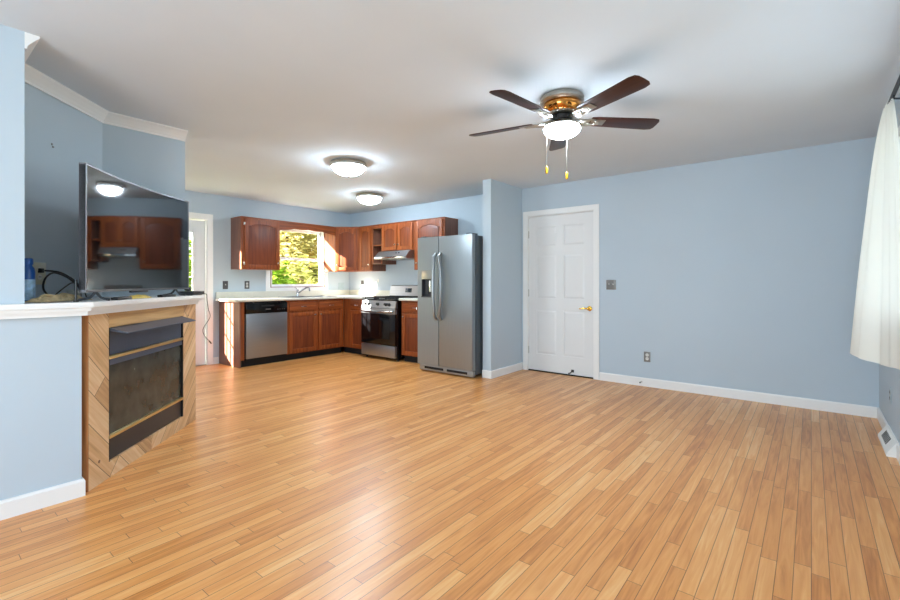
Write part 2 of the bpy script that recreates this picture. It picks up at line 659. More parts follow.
# ---------------------------------------------------------------- room shell
H = 2.44
XC, YC = -3.09, 0.427                   # full-height wall end above the mantel
XL, XR, YB = -3.14, 0.46, 5.36          # living-room left wall, right wall, back wall
XS = -6.70                              # sink wall
XP, YP = -3.05, 4.60                    # partition face and end
YR = -2.60                              # rear wall
FL = MB().box(-6.95, 0.62, -2.75, 5.5, -0.1, 0)
struct(FL.build('floor', M['floor'], None, 0), 'glossy honey oak strip floor', 'floor')
struct(MB().box(-6.95, 0.62, -2.75, 5.5, H, H + 0.1).build('ceiling', M['ceiling'], None, 0), 'smooth white ceiling', 'ceiling')

WIN = (3.78, 4.805, 1.09, 2.07)          # sink window opening: y0 y1 z0 z1
KDOOR = (1.93, 2.84, 0.0, 2.08)
struct(wall_boxes(MB(), 'x', XS - 0.15, XS, -1.0, YB + 0.15, 0, H, [WIN, KDOOR]).build('wall_sink', M['wall'], None, 0),
       'blue painted kitchen wall holding the sink window', 'wall')
BDOOR = (-2.972, -2.048, 0.0, 2.065)
struct(wall_boxes(MB(), 'y', YB, YB + 0.15, XS, XR + 0.15, 0, H, [BDOOR]).build('wall_back', M['wall'], None, 0),
       'long blue painted wall holding the white panel door', 'wall')
RWIN = (1.40, 4.10, 0.92, 2.12)
struct(wall_boxes(MB(), 'x', XR, XR + 0.15, YR - 0.15, YB, 0, H, [RWIN]).build('wall_right', M['wall'], None, 0),
       'blue wall at the right behind the curtain', 'wall')
REAR = (-1.55, 0.35, 0.25, 2.25)  # unseen rear opening, added and sized to light the room
struct(wall_boxes(MB(), 'y', YR - 0.15, YR, -3.55, XR, 0, H, [REAR]).build('wall_rear', M['wall'], None, 0),
       'blue wall behind the viewer', 'wall')
struct(MB().box(-3.55, XL, YR, YC, 0, H).box(XL, XC, YR, YC, 1.0702, H).build('wall_left', M['wall'], None, 0), 'blue wall end at the far left', 'wall')
struct(MB().box(-3.17, XP, YP, YB, 0, H).build('wall_partition', M['wall'], None, 0),
       'short blue partition beside the refrigerator', 'wall')
struct(MB().box(-4.22, -4.10, -1.0, 1.555, 0, H).build('wall_niche_side', M['wall'], None, 0),
       'blue side wall of the television niche', 'wall')
struct(MB().prism([(-4.10, 0.99), (-4.10, 0.845), (-3.69, 0.42), (-3.545, 0.42)], 0, H).build('wall_niche_back', M['wall'], None, 0),
       'blue back wall of the television niche', 'wall')
struct(MB().prism([(XL, YC), (XL, 0.665), (-3.20, 0.665), (-4.10, 1.555), (-4.10, 0.99), (-3.545, YC)], 0, 0.995)
       .build('wall_fireplace', M['wall'], None, 0), 'blue half wall below the mantel shelf', 'wall')
DWIN = (-6.4, -4.6, 0.75, 2.05)  # unseen dining opening, added to brighten the kitchen
struct(wall_boxes(MB(), 'y', -1.15, -1.0, XS - 0.15, -4.10, 0, H, [DWIN]).build('wall_dining', M['wall'], None, 0),
       'blue wall of the dining end', 'wall')
struct(MB().box(-40, 30, -30, 45, -0.35, -0.101).build('ground', M['grass'], None, 0), 'grassy ground outside', 'ground')

struct(MB().box(-10.0, 9.0, -6.6, -6.0, -0.1, 5.5).build('wall_sun_block', pmat('sun_block_siding', srgb(196, 194, 186), 0.8, var=0.05), None, 0),  # unseen wall, added to keep sun out of the rear and dining openings
       'unseen outside wall added to block the sun', 'wall')

# baseboards
BBP = [(0, 0), (0.014, 0), (0.014, 0.082), (0.008, 0.095), (0, 0.095)]


def baseboard(name, path):
    struct(MB().sweep(path, BBP).build(name, M['trim'], None, 0), None, 'baseboard')


baseboard('baseboard_left', [(XL - 0.045, 0.665), (XL, 0.665), (XL, YR)])
baseboard('baseboard_back', [(XR - 0.014, YB), (-1.985, YB)])
baseboard('baseboard_partition', [(XP, YB), (XP, YP), (-3.17, YP)])
baseboard('baseboard_right', [(XR, YR), (XR, 4.215)])
baseboard('baseboard_corner', [(XR, 4.74), (XR, YB)])
baseboard('baseboard_sink', [(XS, 2.985), (XS, 2.912)])

# crown moulding inside the niche
CRP = [(0, H), (0.058, H), (0.058, H - 0.010), (0.044, H - 0.024), (0.024, H - 0.048), (0.010, H - 0.068), (0.010, H - 0.082), (0, H - 0.082)]
struct(MB().sweep([(XC, YC), (-3.545, YC), (-4.10, 0.99), (-4.10, 1.555)], [(-o, z) for o, z in CRP])
       .build('trim_1', M['trim'], None, 0), 'white crown moulding of the niche', 'crown moulding')

# ---------------------------------------------------------------- panel door in the back wall

def panel_slab(w, h, t, cols, rows, stile, recess=0.008):
    """Door slab, front at y=0: frame standing proud, sunk panels with a raised bevelled field."""
    mb = MB()
    mb.box(0, w, recess, t, 0, h)
    xs = [0]
    for c0, c1 in cols:
        xs += [c0, c1]
    xs.append(w)
    for i in range(0, len(xs), 2):
        mb.box(xs[i], xs[i + 1], 0, recess + 0.001, 0, h)
    zs = [0]
    for r0, r1 in rows:
        zs += [r0, r1]
    zs.append(h)
    for c0, c1 in cols:
        for i in range(0, len(zs), 2):
            mb.box(c0, c1, 0, recess + 0.001, zs[i], zs[i + 1])
        for r0, r1 in rows:
            e = 0.03
            b = bmesh.new()
            o = [(c0 + 0.008, r0 + 0.008), (c1 - 0.008, r0 + 0.008), (c1 - 0.008, r1 - 0.008), (c0 + 0.008, r1 - 0.008)]
            q = [(c0 + e, r0 + e), (c1 - e, r0 + e), (c1 - e, r1 - e), (c0 + e, r1 - e)]
            vo = [b.verts.new((p[0], recess, p[1])) for p in o]
            vi = [b.verts.new((p[0], 0.001, p[1])) for p in q]
            b.faces.new(vi)
            for k in range(4):
                l = (k + 1) % 4
                b.faces.new((vo[k], vo[l], vi[l], vi[k]))
            bmesh.ops.recalc_face_normals(b, faces=b.faces[:])
            mb._merge(b)
    return mb


DW_, DH_ = 0.892, 2.03
d1 = struct(panel_slab(DW_, DH_, 0.038, [(0.115, 0.40), (0.492, 0.777)], [(0.22, 0.80), (0.95, 1.52), (1.63, 1.90)], 0.11)
            .build('door_1', M['door_white'], None, 0), 'closed white six panel door with brass lever', 'door')
d1.location = (BDOOR[0] + 0.016, YB + 0.022, 0.014)
lv = MB()
lv.lathe([(0.0, -0.012), (0.02, -0.012), (0.030, -0.006), (0.031, 0.0)], (0, 0, 0), 24, 'y')
lv.lathe([(0.011, -0.05), (0.011, -0.01)], (0, 0, 0), 12, 'y')
lv.sphere((0, -0.052, 0), 0.017)
lv.tube([(0, -0.052, 0), (-0.05, -0.056, 0.002), (-0.115, -0.05, -0.006)], [0.011, 0.009, 0.006], 10)
o = lv.build('door_handle', M['gold_lever'], d1)
o.location = (DW_ - 0.055, 0, 0.84)
o['label'] = 'polished brass lever handle'
for hz in (0.26, 1.02, 1.80):
    hm = MB().box(-0.014, 0.002, -0.006, 0.0, hz - 0.045, hz + 0.045).lathe([(0.006, hz - 0.05), (0.006, hz + 0.05)], (-0.006, -0.008, 0), 10)
    hm.build('hinge', M['nickel'], d1)
ds = MB().box(0.60, 0.635, -0.008, 0, 0.030, 0.062).tube([(0.615, -0.008, 0.05), (0.61, -0.05, 0.028), (0.585, -0.06, 0.02)], 0.008)
o = ds.build('door_stop', M['black'], d1)
o['label'] = 'black kick down door stop'
# casing and threshold
cs = MB()
for x0, x1 in ((BDOOR[0] - 0.055, BDOOR[0] + 0.012), (BDOOR[1] - 0.012, BDOOR[1] + 0.058)):
    cs.box(x0, x1, YB - 0.016, YB, 0, 2.055, 0.004)
cs.box(BDOOR[0] - 0.055, BDOOR[1] + 0.058, YB - 0.017, YB, 2.053, 2.122, 0.004)
cs.box(BDOOR[0], BDOOR[0] + 0.014, YB, YB + 0.15, 0, 2.065).box(BDOOR[1] - 0.014, BDOOR[1], YB, YB + 0.15, 0, 2.065)
cs.box(BDOOR[0] + 0.014, BDOOR[1] - 0.014, YB, YB + 0.15, 2.047, 2.065)
struct(cs.build('trim_2', M['trim'], None, 0), 'white casing around the panel door', 'door casing')
struct(MB().box(BDOOR[0] + 0.014, BDOOR[1] - 0.014, YB + 0.005, YB + 0.14, 0, 0.012).build('trim_3', M['black_matte'], None, 0),
       'dark threshold under the panel door', 'threshold')
struct(MB().box(BDOOR[0], BDOOR[1], YB + 0.155, YB + 0.18, 0, 2.07).build('wall_hall', M['wall'], None, 0), 'wall behind the door', 'wall')

# ---------------------------------------------------------------- glazed kitchen door in the sink wall
GY0, GY1, GZ0, GZ1 = 0.165, 0.715, 0.28, 1.88
kd = MB()
kw = 0.87
kd.box(0, GY0, 0, 0.04, 0, 2.04).box(GY1, kw, 0, 0.04, 0, 2.04).box(GY0, GY1, 0, 0.04, 0, GZ0).box(GY0, GY1, 0, 0.04, GZ1, 2.04)
d2 = struct(kd.build('door_2', M['door_white'], None, 0), 'white glazed outside door behind the television', 'door')
d2.location = (XS - 0.03, KDOOR[0] + 0.018, 0.012)
d2.rotation_euler = (0, 0, PI / 2)
fr = MB()
for a, b_, c, d in ((GY0 - 0.02, GY0 + 0.02, GZ0 - 0.02, GZ1 + 0.02), (GY1 - 0.02, GY1 + 0.02, GZ0 - 0.02, GZ1 + 0.02),
                    (GY0, GY1, GZ0 - 0.02, GZ0 + 0.02), (GY0, GY1, GZ1 - 0.02, GZ1 + 0.02)):
    fr.box(a, b_, -0.01, 0.0, c, d, 0.003)
fr.build('glazing_frame', M['door_white'], d2, 0)
mu = MB()
for k in range(1, 3):
    x = GY0 + (GY1 - GY0) * k / 3
    mu.box(x - 0.008, x + 0.008, 0.012, 0.028, GZ0, GZ1)
for k in range(1, 5):
    z = GZ0 + (GZ1 - GZ0) * k / 5
    mu.box(GY0, GY1, 0.012, 0.028, z - 0.008, z + 0.008)
mu.build('muntin', M['door_white'], d2, 0)
MB().box(GY0, GY1, 0.018, 0.022, GZ0, GZ1).build('pane', M['pane'], d2, 0)
cs = MB()
for y0, y1 in ((KDOOR[0] - 0.058, KDOOR[0] + 0.012), (KDOOR[1] - 0.012, KDOOR[1] + 0.068)):
    cs.box(XS, XS + 0.016, y0, y1, 0, 2.07, 0.004)
cs.box(XS, XS + 0.017, KDOOR[0] - 0.058, KDOOR[1] + 0.068, 2.068, 2.145, 0.004)
cs.box(XS - 0.15, XS, KDOOR[0], KDOOR[0] + 0.014, 0, 2.08).box(XS - 0.15, XS, KDOOR[1] - 0.014, KDOOR[1], 0, 2.08)
cs.box(XS - 0.15, XS, KDOOR[0] + 0.014, KDOOR[1] - 0.014, 2.06, 2.08)
struct(cs.build('trim_4', M['trim'], None, 0), 'white casing around the glazed door', 'door casing')
struct(MB().box(XS - 0.14, XS - 0.005, KDOOR[0] + 0.014, KDOOR[1] - 0.014, 0, 0.01).build('trim_5', M['nickel'], None, 0),
       'metal threshold under the glazed door', 'threshold')


# ---------------------------------------------------------------- windows
def window(name, label, axis_loc, rot, w, h, mid=None, depth=0.15, casing=0.07, mullions=0, stop=False):
    """Local: x along the wall, y into the wall (0 = room face), z up from the opening's sill."""
    e = bpy.data.objects.new(name, None)
    e.location = axis_loc
    e.rotation_euler = (0, 0, rot)
    COL.objects.link(e)
    struct(e, label, 'window')
    c = MB()
    c.box(-casing, 0.005, -0.016, 0, -casing, h + casing, 0.004).box(w - 0.005, w + casing, -0.016, 0, -casing, h + casing, 0.004)
    c.box(0, w, -0.016, 0, h - 0.005, h + casing, 0.004).box(0, w, -0.018, 0, -casing, 0.005, 0.004)
    c.build('casing', M['trim'], e, 0)
    j = MB().box(0, 0.012, 0, depth, 0, h).box(w - 0.012, w, 0, depth, 0, h).box(0.012, w - 0.012, 0, depth, 0, 0.012)
    j.box(0.012, w - 0.012, 0, depth, h - 0.012, h)
    j.build('jamb', M['vinyl'], e, 0)
    if stop:
        s = MB().box(0.004, 0.016, -0.019, -0.006, 0.0, h).box(w - 0.016, w - 0.004, -0.019, -0.006, 0.0, h)
        s.box(0.016, w - 0.016, -0.019, -0.006, 0.004, 0.014)
        s.build('stained_stop', M['stain_wood'], e, 0)
    fw = 0.05
    mid = mid or h / 2

    def sash(z0, z1, y0, nm):
        s = MB().box(0.012, 0.012 + fw, y0, y0 + 0.035, z0, z1, 0.003).box(w - 0.012 - fw, w - 0.012, y0, y0 + 0.035, z0, z1, 0.003)
        s.box(0.012 + fw, w - 0.012 - fw, y0, y0 + 0.035, z0, z0 + 0.04, 0.003).box(0.012 + fw, w - 0.012 - fw, y0, y0 + 0.035, z1 - 0.04, z1, 0.003)
        for k in range(mullions):
            x = w * (k + 1) / (mullions + 1)
            s.box(x - 0.03, x + 0.03, y0, y0 + 0.035, z0, z1)
        so = s.build(nm, M['vinyl'], e, 0)
        MB().box(0.012 + fw, w - 0.012 - fw, y0 + 0.016, y0 + 0.02, z0 + 0.04, z1 - 0.04).build('pane', M['pane'], so, 0)
    sash(0.012, mid + 0.02, 0.035, 'lower_sash')
    sash(mid - 0.02, h - 0.012, 0.075, 'upper_sash')
    return e


window('window_1', 'white sash window over the sink with trees outside', (XS, WIN[0], WIN[2]), PI / 2, WIN[1] - WIN[0], WIN[3] - WIN[2],
       mid=0.475, stop=True)
window('window_2', 'side window behind the white curtain', (XR, RWIN[1], RWIN[2]), -PI / 2, RWIN[1] - RWIN[0], RWIN[3] - RWIN[2], mullions=1)
window('window_added_rear', 'wide unseen window added behind the viewer for light', (REAR[1], YR, REAR[2]), PI, REAR[1] - REAR[0], REAR[3] - REAR[2], mullions=1)
window('window_added_dining', 'unseen dining end window added for light', (DWIN[1], -1.0, DWIN[2]), PI, DWIN[1] - DWIN[0], DWIN[3] - DWIN[2], mullions=1)


# ---------------------------------------------------------------- trees outside the sink window
def leaves(mb, c, rad, n, size):
    b = mb.bm
    for _ in range(n):
        while True:
            p = Vector((random.uniform(-1, 1), random.uniform(-1, 1), random.uniform(-1, 1)))
            if 0.25 < p.length < 1:
                break
        k = random.random()
        p = p * (0.75 + 0.25 * math.sin(p.x * 9 + p.z * 7) * math.cos(p.y * 8))
        q = Vector((c[0] + p.x * rad[0], c[1] + p.y * rad[1], c[2] + p.z * rad[2]))
        s = size * random.uniform(0.6, 1.4)
        R = Matrix.Rotation(random.uniform(0, 2 * PI), 3, 'Z') @ Matrix.Rotation(random.uniform(-1.2, 1.2), 3, 'X')
        vs = [b.verts.new(q + R @ Vector(v)) for v in ((-s, 0, 0), (-0.2 * s, -0.45 * s, 0.05 * s), (s, 0, 0), (-0.2 * s, 0.45 * s, 0.05 * s))]
        b.faces.new(vs)


def tree(name, label, x, y, h, r, mat, trunk_h, n=2600, size=0.09):
    t = thing(name, label, 'tree', (x, y, -0.1), 0, 'trees outside the kitchen window')
    tb = MB().tube([(0, 0, 0), (0.05, 0.02, trunk_h * 0.6), (0, 0.05, h * 0.75)], [0.10, 0.07, 0.02], 9)
    for k in range(5):
        a = k * 1.3
        z = trunk_h * 0.6 + (h - trunk_h * 0.6) * k / 7
        tb.tube([(0.03, 0.02, z), (math.cos(a) * r * 0.35, math.sin(a) * r * 0.35, z + 0.3), (math.cos(a) * r * 0.7, math.sin(a) * r * 0.7, z + 0.45)], [0.04, 0.025, 0.008], 6)
    tb.build('trunk', M['bark'], t)
    f = MB()
    cz = (h + trunk_h * 0.4) / 2
    leaves(f, (0, 0, cz), (r, r, (h - trunk_h * 0.4) / 2), n, size)
    f.build('foliage', mat, t, 0)
    return t


tree('leafy_shrub', 'bright green leafy shrub low behind the sink window at left', -9.6, 5.2, 2.0, 1.0, M['leaf_green'], 0.2, 3600, 0.075)
tree('olive_tree', 'olive green bush low behind the sink window at right', -10.6, 7.4, 2.2, 1.2, M['leaf_olive'], 0.3, 3600, 0.075)
tree('golden_tree', 'tall golden autumn tree filling the upper sash', -13.2, 8.0, 5.6, 2.2, M['leaf_gold'], 0.6, 7000, 0.10)
tree('golden_tree', 'golden tree farther behind the right of the upper sash', -14.5, 12.9, 6.0, 2.4, M['leaf_gold'], 0.6, 6000, 0.11)
tree('golden_tree', 'wide golden tree far behind the others outside the sink window', -18.5, 10.3, 7.0, 3.1, M['leaf_gold'], 0.6, 7000, 0.15)
tree('green_tree', 'green tree far behind the glazed kitchen door', -15.5, 5.4, 3.2, 1.6, M['leaf_green'], 0.5, 2600, 0.11)


# ---------------------------------------------------------------- cabinets
def cab_front(w, h, t=0.02, st=0.055, arch=0.0):
    """Frame of a cabinet door: stiles, bottom rail and a straight or arched top rail; front at y=-t."""
    mb = MB()
    mb.box(0, st, -t, 0, 0, h, 0.003).box(w - st, w, -t, 0, 0, h, 0.003).box(st, w - st, -t, 0, 0, st, 0.003)
    if arch:
        pts = [(st, h), (st, h - st - arch)]
        n = 14
        for i in range(n + 1):
            u = i / n
            x = st + (w - 2 * st) * (0.1 + 0.8 * u)
            pts.append((x, h - st - arch + arch * math.sin(PI * u) ** 0.7))
        pts += [(w - st, h - st - arch), (w - st, h)]
        mb.prism(pts, -t, 0, 'y')
    else:
        mb.box(st, w - st, -t, 0, h - st, h, 0.003)
    return mb


def cab_panel(w, h, t=0.02, st=0.055, arch=0.0):
    mb = MB()
    mb.box(st - 0.004, w - st + 0.004, -t * 0.42, -t * 0.1, st - 0.004, h - st + 0.004)
    b = bmesh.new()
    e0, e1 = st + 0.004, st + 0.035

    def loop(e, y):
        x0, x1, z0, z1 = e, w - e, e, h - e
        L = [(x0, z0), (x1, z0), (x1, z1 - arch)]
        n = 12
        for i in range(n + 1):
            u = 1 - i / n
            L.append((x0 + (x1 - x0) * (0.1 + 0.8 * u), z1 - arch + arch * math.sin(PI * u) ** 0.7))
        L.append((x0, z1 - arch))
        return [b.verts.new((p[0], y, p[1])) for p in L]
    A, B = loop(e0, -t * 0.42), loop(e1, -t * 0.85)
    for i in range(len(A)):
        j = (i + 1) % len(A)
        b.faces.new((A[i], A[j], B[j], B[i]))
    b.faces.new(B)
    bmesh.ops.recalc_face_normals(b, faces=b.faces[:])
    mb._merge(b)
    return mb


def knob(parent, x, z, y=-0.02, name='knob'):
    o = MB().lathe([(0.0, -0.026), (0.009, -0.025), (0.013, -0.019), (0.010, -0.012), (0.005, -0.008), (0.006, 0.0)], (0, 0, 0), 14, 'y') \
        .build(name, M['chrome'], parent)
    o.location = (x, y, z)
    return o


def pull(parent, x, z, y=-0.02):
    o = MB().tube([(-0.045, 0, 0), (-0.042, -0.022, 0), (0, -0.028, 0), (0.042, -0.022, 0), (0.045, 0, 0)], 0.005, 8, 4).build('pull', M['chrome'], parent)
    o.location = (x, y, z)
    return o


def cab_door(parent, x0, x1, z0, z1, arch=0.0, kn=None, name='door', y=0.0, hinges=None):
    w, h = x1 - x0, z1 - z0
    d = cab_front(w, h, arch=arch).build(name, M['cherry'], parent)
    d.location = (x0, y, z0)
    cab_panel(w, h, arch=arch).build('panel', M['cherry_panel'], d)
    if kn:
        knob(d, *kn)
    if hinges == 'left':
        for z in (0.07, h - 0.07):
            MB().box(-0.012, 0.004, -0.024, -0.002, z - 0.02, z + 0.02, 0.002).build('hinge', M['nickel'], d)
    return d


def cab_drawer(parent, x0, x1, z0, z1, pl=True):
    w, h = x1 - x0, z1 - z0
    mb = MB().box(0, w, -0.018, 0, 0, h, 0.005)
    d = mb.build('drawer', M['cherry_h'], parent)
    d.location = (x0, 0, z0)
    if pl:
        pull(d, w / 2, h / 2 - 0.005, -0.018)
    return d


def carcass(w, dep, z0, z1, top=True, bottom=True, front=True):
    mb = MB()
    mb.box(0, 0.016, 0.02, dep, z0, z1).box(w - 0.016, w, 0.02, dep, z0, z1).box(0.016, w - 0.016, dep - 0.008, dep, z0, z1)
    if bottom:
        mb.box(0.016, w - 0.016, 0.02, dep - 0.008, z0, z0 + 0.016)
    if top:
        mb.box(0.016, w - 0.016, 0.02, dep - 0.008, z1 - 0.016, z1)
    if front:
        mb.box(0, w, 0, 0.02, z0, z1)
    return mb


XF = -6.09      # face of the sink run
CT = 0.905      # underside of the worktop
# end panel beside the dishwasher
ep = MB().box(0, 0.018, -0.002, 0.605, 0.0, CT)
t = thing('end_panel', 'brown end panel of the sink run beside the kitchen door', 'cabinet', (XF, 2.995, 0), PI / 2, 'base cabinets')
ep.build('side_panel', M['cherry_side'], t, 0)
MB().box(0.018, 0.068, 0.0, 0.02, 0.10, CT).build('stile', M['cherry'], t, 0)
MB().box(0.018, 0.068, 0.05, 0.07, 0.0, 0.099).build('toe_kick', M['black_matte'], t, 0)
# dishwasher
t = thing('dishwasher', 'stainless steel dishwasher with black control strip under the worktop', 'dishwasher', (XF, 3.065, 0), PI / 2)
w = 0.642
MB().box(0.004, w - 0.004, 0.02, 0.58, 0.06, CT - 0.006).build('tub', M['black_matte'], t, 0)
MB().box(0.012, w - 0.006, -0.025, 0.02, 0.115, 0.735, 0.006).build('door_panel', M['steel_h'], t)
cp = MB().box(0.008, w - 0.006, -0.028, 0.02, 0.74, 0.885, 0.006).build('control_panel', M['black_gloss'], t)
MB().box(w * 0.36, w * 0.66, -0.034, -0.028, 0.83, 0.852, 0.003).build('handle_recess', M['black_matte'], cp)
MB().box(w * 0.46, w * 0.58, -0.0295, -0.028, 0.785, 0.80).build('badge', M['nickel'], cp, 0)
for k in range(4):
    MB().box(w * 0.74 + k * 0.035, w * 0.74 + k * 0.035 + 0.014, -0.0295, -0.028, 0.782, 0.788).build('button', M['plate_grey'], cp, 0)
for x in (0.1, w - 0.14):
    MB().box(x, x + 0.02, -0.03, 0.0, 0.886, 0.898).build('mounting_bracket', M['chrome'], t, 0)
MB().box(0.0, w, 0.05, 0.07, 0.0, 0.10).build('toe_kick', M['black_matte'], t, 0)
# sink base
t = thing('sink_base_cabinet', 'cherry sink cabinet with two doors and two drawer fronts below the window', 'cabinet', (XF, 3.71, 0), PI / 2, 'base cabinets')
w = 1.04
carcass(w, 0.60, 0.10, CT, top=False).build('body', M['cherry'], t, 0)
cab_drawer(t, 0.03, 0.50, 0.745, 0.875)
cab_drawer(t, 0.545, 1.01, 0.745, 0.875)
cab_door(t, 0.03, 0.50, 0.115, 0.715, kn=(0.44, 0.555))
cab_door(t, 0.545, 1.01, 0.115, 0.715, kn=(0.03, 0.555))
MB().box(0.0, w + 0.0, 0.06, 0.08, 0.0, 0.099).build('toe_kick', M['black_matte'], t, 0)
# corner base (stove wall)
YF = 4.755
t = thing('corner_base_cabinet', 'narrow cherry base cabinet in the corner left of the range', 'cabinet', (-6.09, YF, 0), 0, 'base cabinets')
w = 0.545
MB().box(0.0, w, 0.0, 0.02, 0.10, CT).box(w - 0.016, w, 0.02, 0.60, 0.10, CT).box(-0.6, w - 0.016, 0.584, 0.60, 0.10, CT) \
    .box(0.0, w - 0.016, 0.08, 0.584, 0.10, 0.116).build('body', M['cherry'], t, 0)
cab_drawer(t, 0.19, 0.53, 0.745, 0.875)
cab_door(t, 0.19, 0.53, 0.115, 0.715, kn=(0.31, 0.555))
MB().box(0.0 - 0.062, w, 0.06, 0.08, 0.0, 0.099).build('toe_kick', M['black_matte'], t, 0)
# base right of the range
t = thing('range_side_cabinet', 'cherry base cabinet between the range and the refrigerator', 'cabinet', (-4.735, YF, 0), 0, 'base cabinets')
w = 0.60
carcass(w, 0.60, 0.10, CT, top=False).build('body', M['cherry'], t, 0)
cab_drawer(t, 0.03, 0.57, 0.745, 0.875)
cab_door(t, 0.03, 0.57, 0.115, 0.715, kn=(0.03, 0.555))
MB().box(0.0, w, 0.06, 0.08, 0.0, 0.099).build('toe_kick', M['black_matte'], t, 0)

# worktops: L with a sink cut-out; short piece by the refrigerator
SK = (-6.58, -6.18, 3.88, 4.66)      # sink cut-out
t = thing('worktop', 'cream laminate worktop running along the window into the corner', 'worktop', (0, 0, 0), 0, 'cream worktops')
m = MB()
zt = 0.940
x0, x1, y0 = XS + 0.001, -6.055, 2.95
m.box(x0, SK[0], y0 + 0.0, YB - 0.001, CT + 0.001, zt, 0.0)
m.box(SK[1], x1, y0, 4.71, CT + 0.001, zt)
m.box(SK[0], SK[1], y0, SK[2], CT + 0.001, zt).box(SK[0], SK[1], SK[3], YB - 0.001, CT + 0.001, zt)
m.box(SK[1], -5.545, 4.71, YB - 0.001, CT + 0.001, zt)
m.build('slab', M['counter'], t, 0)
m = MB().box(x0, x0 + 0.02, y0, YB - 0.001, zt, 1.035, 0.003).box(x0 + 0.02, -5.545, YB - 0.021, YB - 0.001, zt, 1.035, 0.003)
m.build('backsplash', M['counter'], t)
m = MB().tube([(x1, y0, 0.9235), (x1, 4.71, 0.9235), (-5.545, 4.71, 0.9235)], 0.0185, 10)
m.tube([(x0 + 0.02, y0, 0.9235), (x1, y0, 0.9235)], 0.0185, 10)
m.build('rolled_edge', M['counter'], t)
t = thing('worktop', 'short cream worktop piece between the range and the refrigerator', 'worktop', (-4.735, 4.71, 0), 0, 'cream worktops')
MB().box(0, 0.60, 0, 0.639, CT + 0.001, zt).build('slab', M['counter'], t, 0)
MB().box(0, 0.60, 0.619, 0.639, zt, 1.035, 0.003).build('backsplash', M['counter'], t)
MB().tube([(0, 0, 0.9235), (0.60, 0, 0.9235)], 0.0185, 10).build('rolled_edge', M['counter'], t)

# sink and faucet
t = thing('kitchen_sink', 'stainless double bowl sink set into the worktop under the window', 'sink', ((SK[0] + SK[1]) / 2, (SK[2] + SK[3]) / 2, zt))
hx, hy = (SK[1] - SK[0]) / 2, (SK[3] - SK[2]) / 2
m = MB()
for a, b_, c, d in ((-hx - 0.02, -hx + 0.03, -hy - 0.02, hy + 0.02), (hx - 0.03, hx + 0.02, -hy - 0.02, hy + 0.02),
                    (-hx + 0.03, hx - 0.03, -hy - 0.02, -hy + 0.03), (-hx + 0.03, hx - 0.03, hy - 0.03, hy + 0.02), (-hx + 0.03, hx - 0.03, -0.02, 0.02)):
    m.box(a, b_, c, d, 0.0, 0.006)
m.build('rim', M['steel_h'], t, 0)
for s in (-1, 1):
    a, b_ = (0.02, hy - 0.03) if s > 0 else (-hy + 0.03, -0.02)
    m = MB().box(-hx + 0.03, hx - 0.03, a, b_, -0.17, -0.165)
    m.box(-hx + 0.026, -hx + 0.03, a, b_, -0.17, 0).box(hx - 0.03, hx - 0.026, a, b_, -0.17, 0)
    m.box(-hx + 0.03, hx - 0.03, a - 0.004, a, -0.17, 0).box(-hx + 0.03, hx - 0.03, b_, b_ + 0.004, -0.17, 0)
    m.build('bowl', M['steel_h'], t, 0)
t = thing('kitchen_faucet', 'chrome single lever faucet behind the kitchen sink', 'faucet', (-6.635, 4.235, zt))
MB().box(-0.025, 0.02, -0.12, 0.12, 0.0, 0.008, 0.003).build('base_plate', M['chrome'], t)
MB().lathe([(0.024, 0.008), (0.022, 0.07), (0.018, 0.085)], (0, 0, 0), 18).build('column', M['chrome'], t)
MB().tube([(0, 0, 0.05), (0.07, 0.04, 0.105), (0.15, 0.075, 0.15), (0.19, 0.095, 0.145), (0.195, 0.098, 0.09)], [0.014, 0.013, 0.012, 0.012, 0.013], 10, 0).build('spout', M['chrome'], t)
MB().sphere((0, 0, 0.098), 0.022).tube([(0, 0, 0.105), (0.005, -0.03, 0.135), (0.01, -0.06, 0.15)], 0.006).build('lever', M['chrome'], t)

# wall cabinets
UZ0, UZ1 = 1.365, 2.115


def top_strip(t, w, dep):
    MB().box(-0.006, w + 0.006, -0.012, dep, UZ1 - UZ0, UZ1 - UZ0 + 0.012, 0.003).build('top_moulding', M['cherry_h'], t)


t = thing('wall_cabinet', 'cherry wall cabinet with one arched door left of the window', 'cabinet', (-6.38, 3.165, UZ0), PI / 2, 'wall cabinets')
w = 0.60
carcass(w, 0.319, 0, UZ1 - UZ0, front=False).build('body', M['cherry_side'], t, 0)
MB().box(0, w, 0, 0.02, 0, UZ1 - UZ0).build('face_frame', M['cherry'], t, 0)
cab_door(t, 0.04, w - 0.012, 0.014, UZ1 - UZ0 - 0.02, arch=0.035, kn=(w - 0.085, 0.09), hinges='left')
top_strip(t, w, 0.319)
# valance over the window
pts = [(0, UZ1), (0, 1.975)]
n = 40
for i in range(n + 1):
    u = i / n
    z = 1.975 + 0.055 * math.sin(PI * u) ** 0.6 - 0.012 * abs(math.sin(4 * PI * u))
    pts.append((1.033 * u, z))
pts += [(1.033, 1.975), (1.033, UZ1)]
t = thing('valance', 'scalloped cherry valance board bridging the top of the window', 'valance', (-6.38, 3.766, 0), PI / 2)
MB().prism(pts[:2] + pts[3:-3] + pts[-2:], 0.0, 0.018, 'y').build('board', M['cherry_h'], t, 0)
MB().box(0, 1.033, -0.012, 0.03, UZ1 + 0.0005, UZ1 + 0.012, 0.003).build('top_moulding', M['cherry_h'], t)
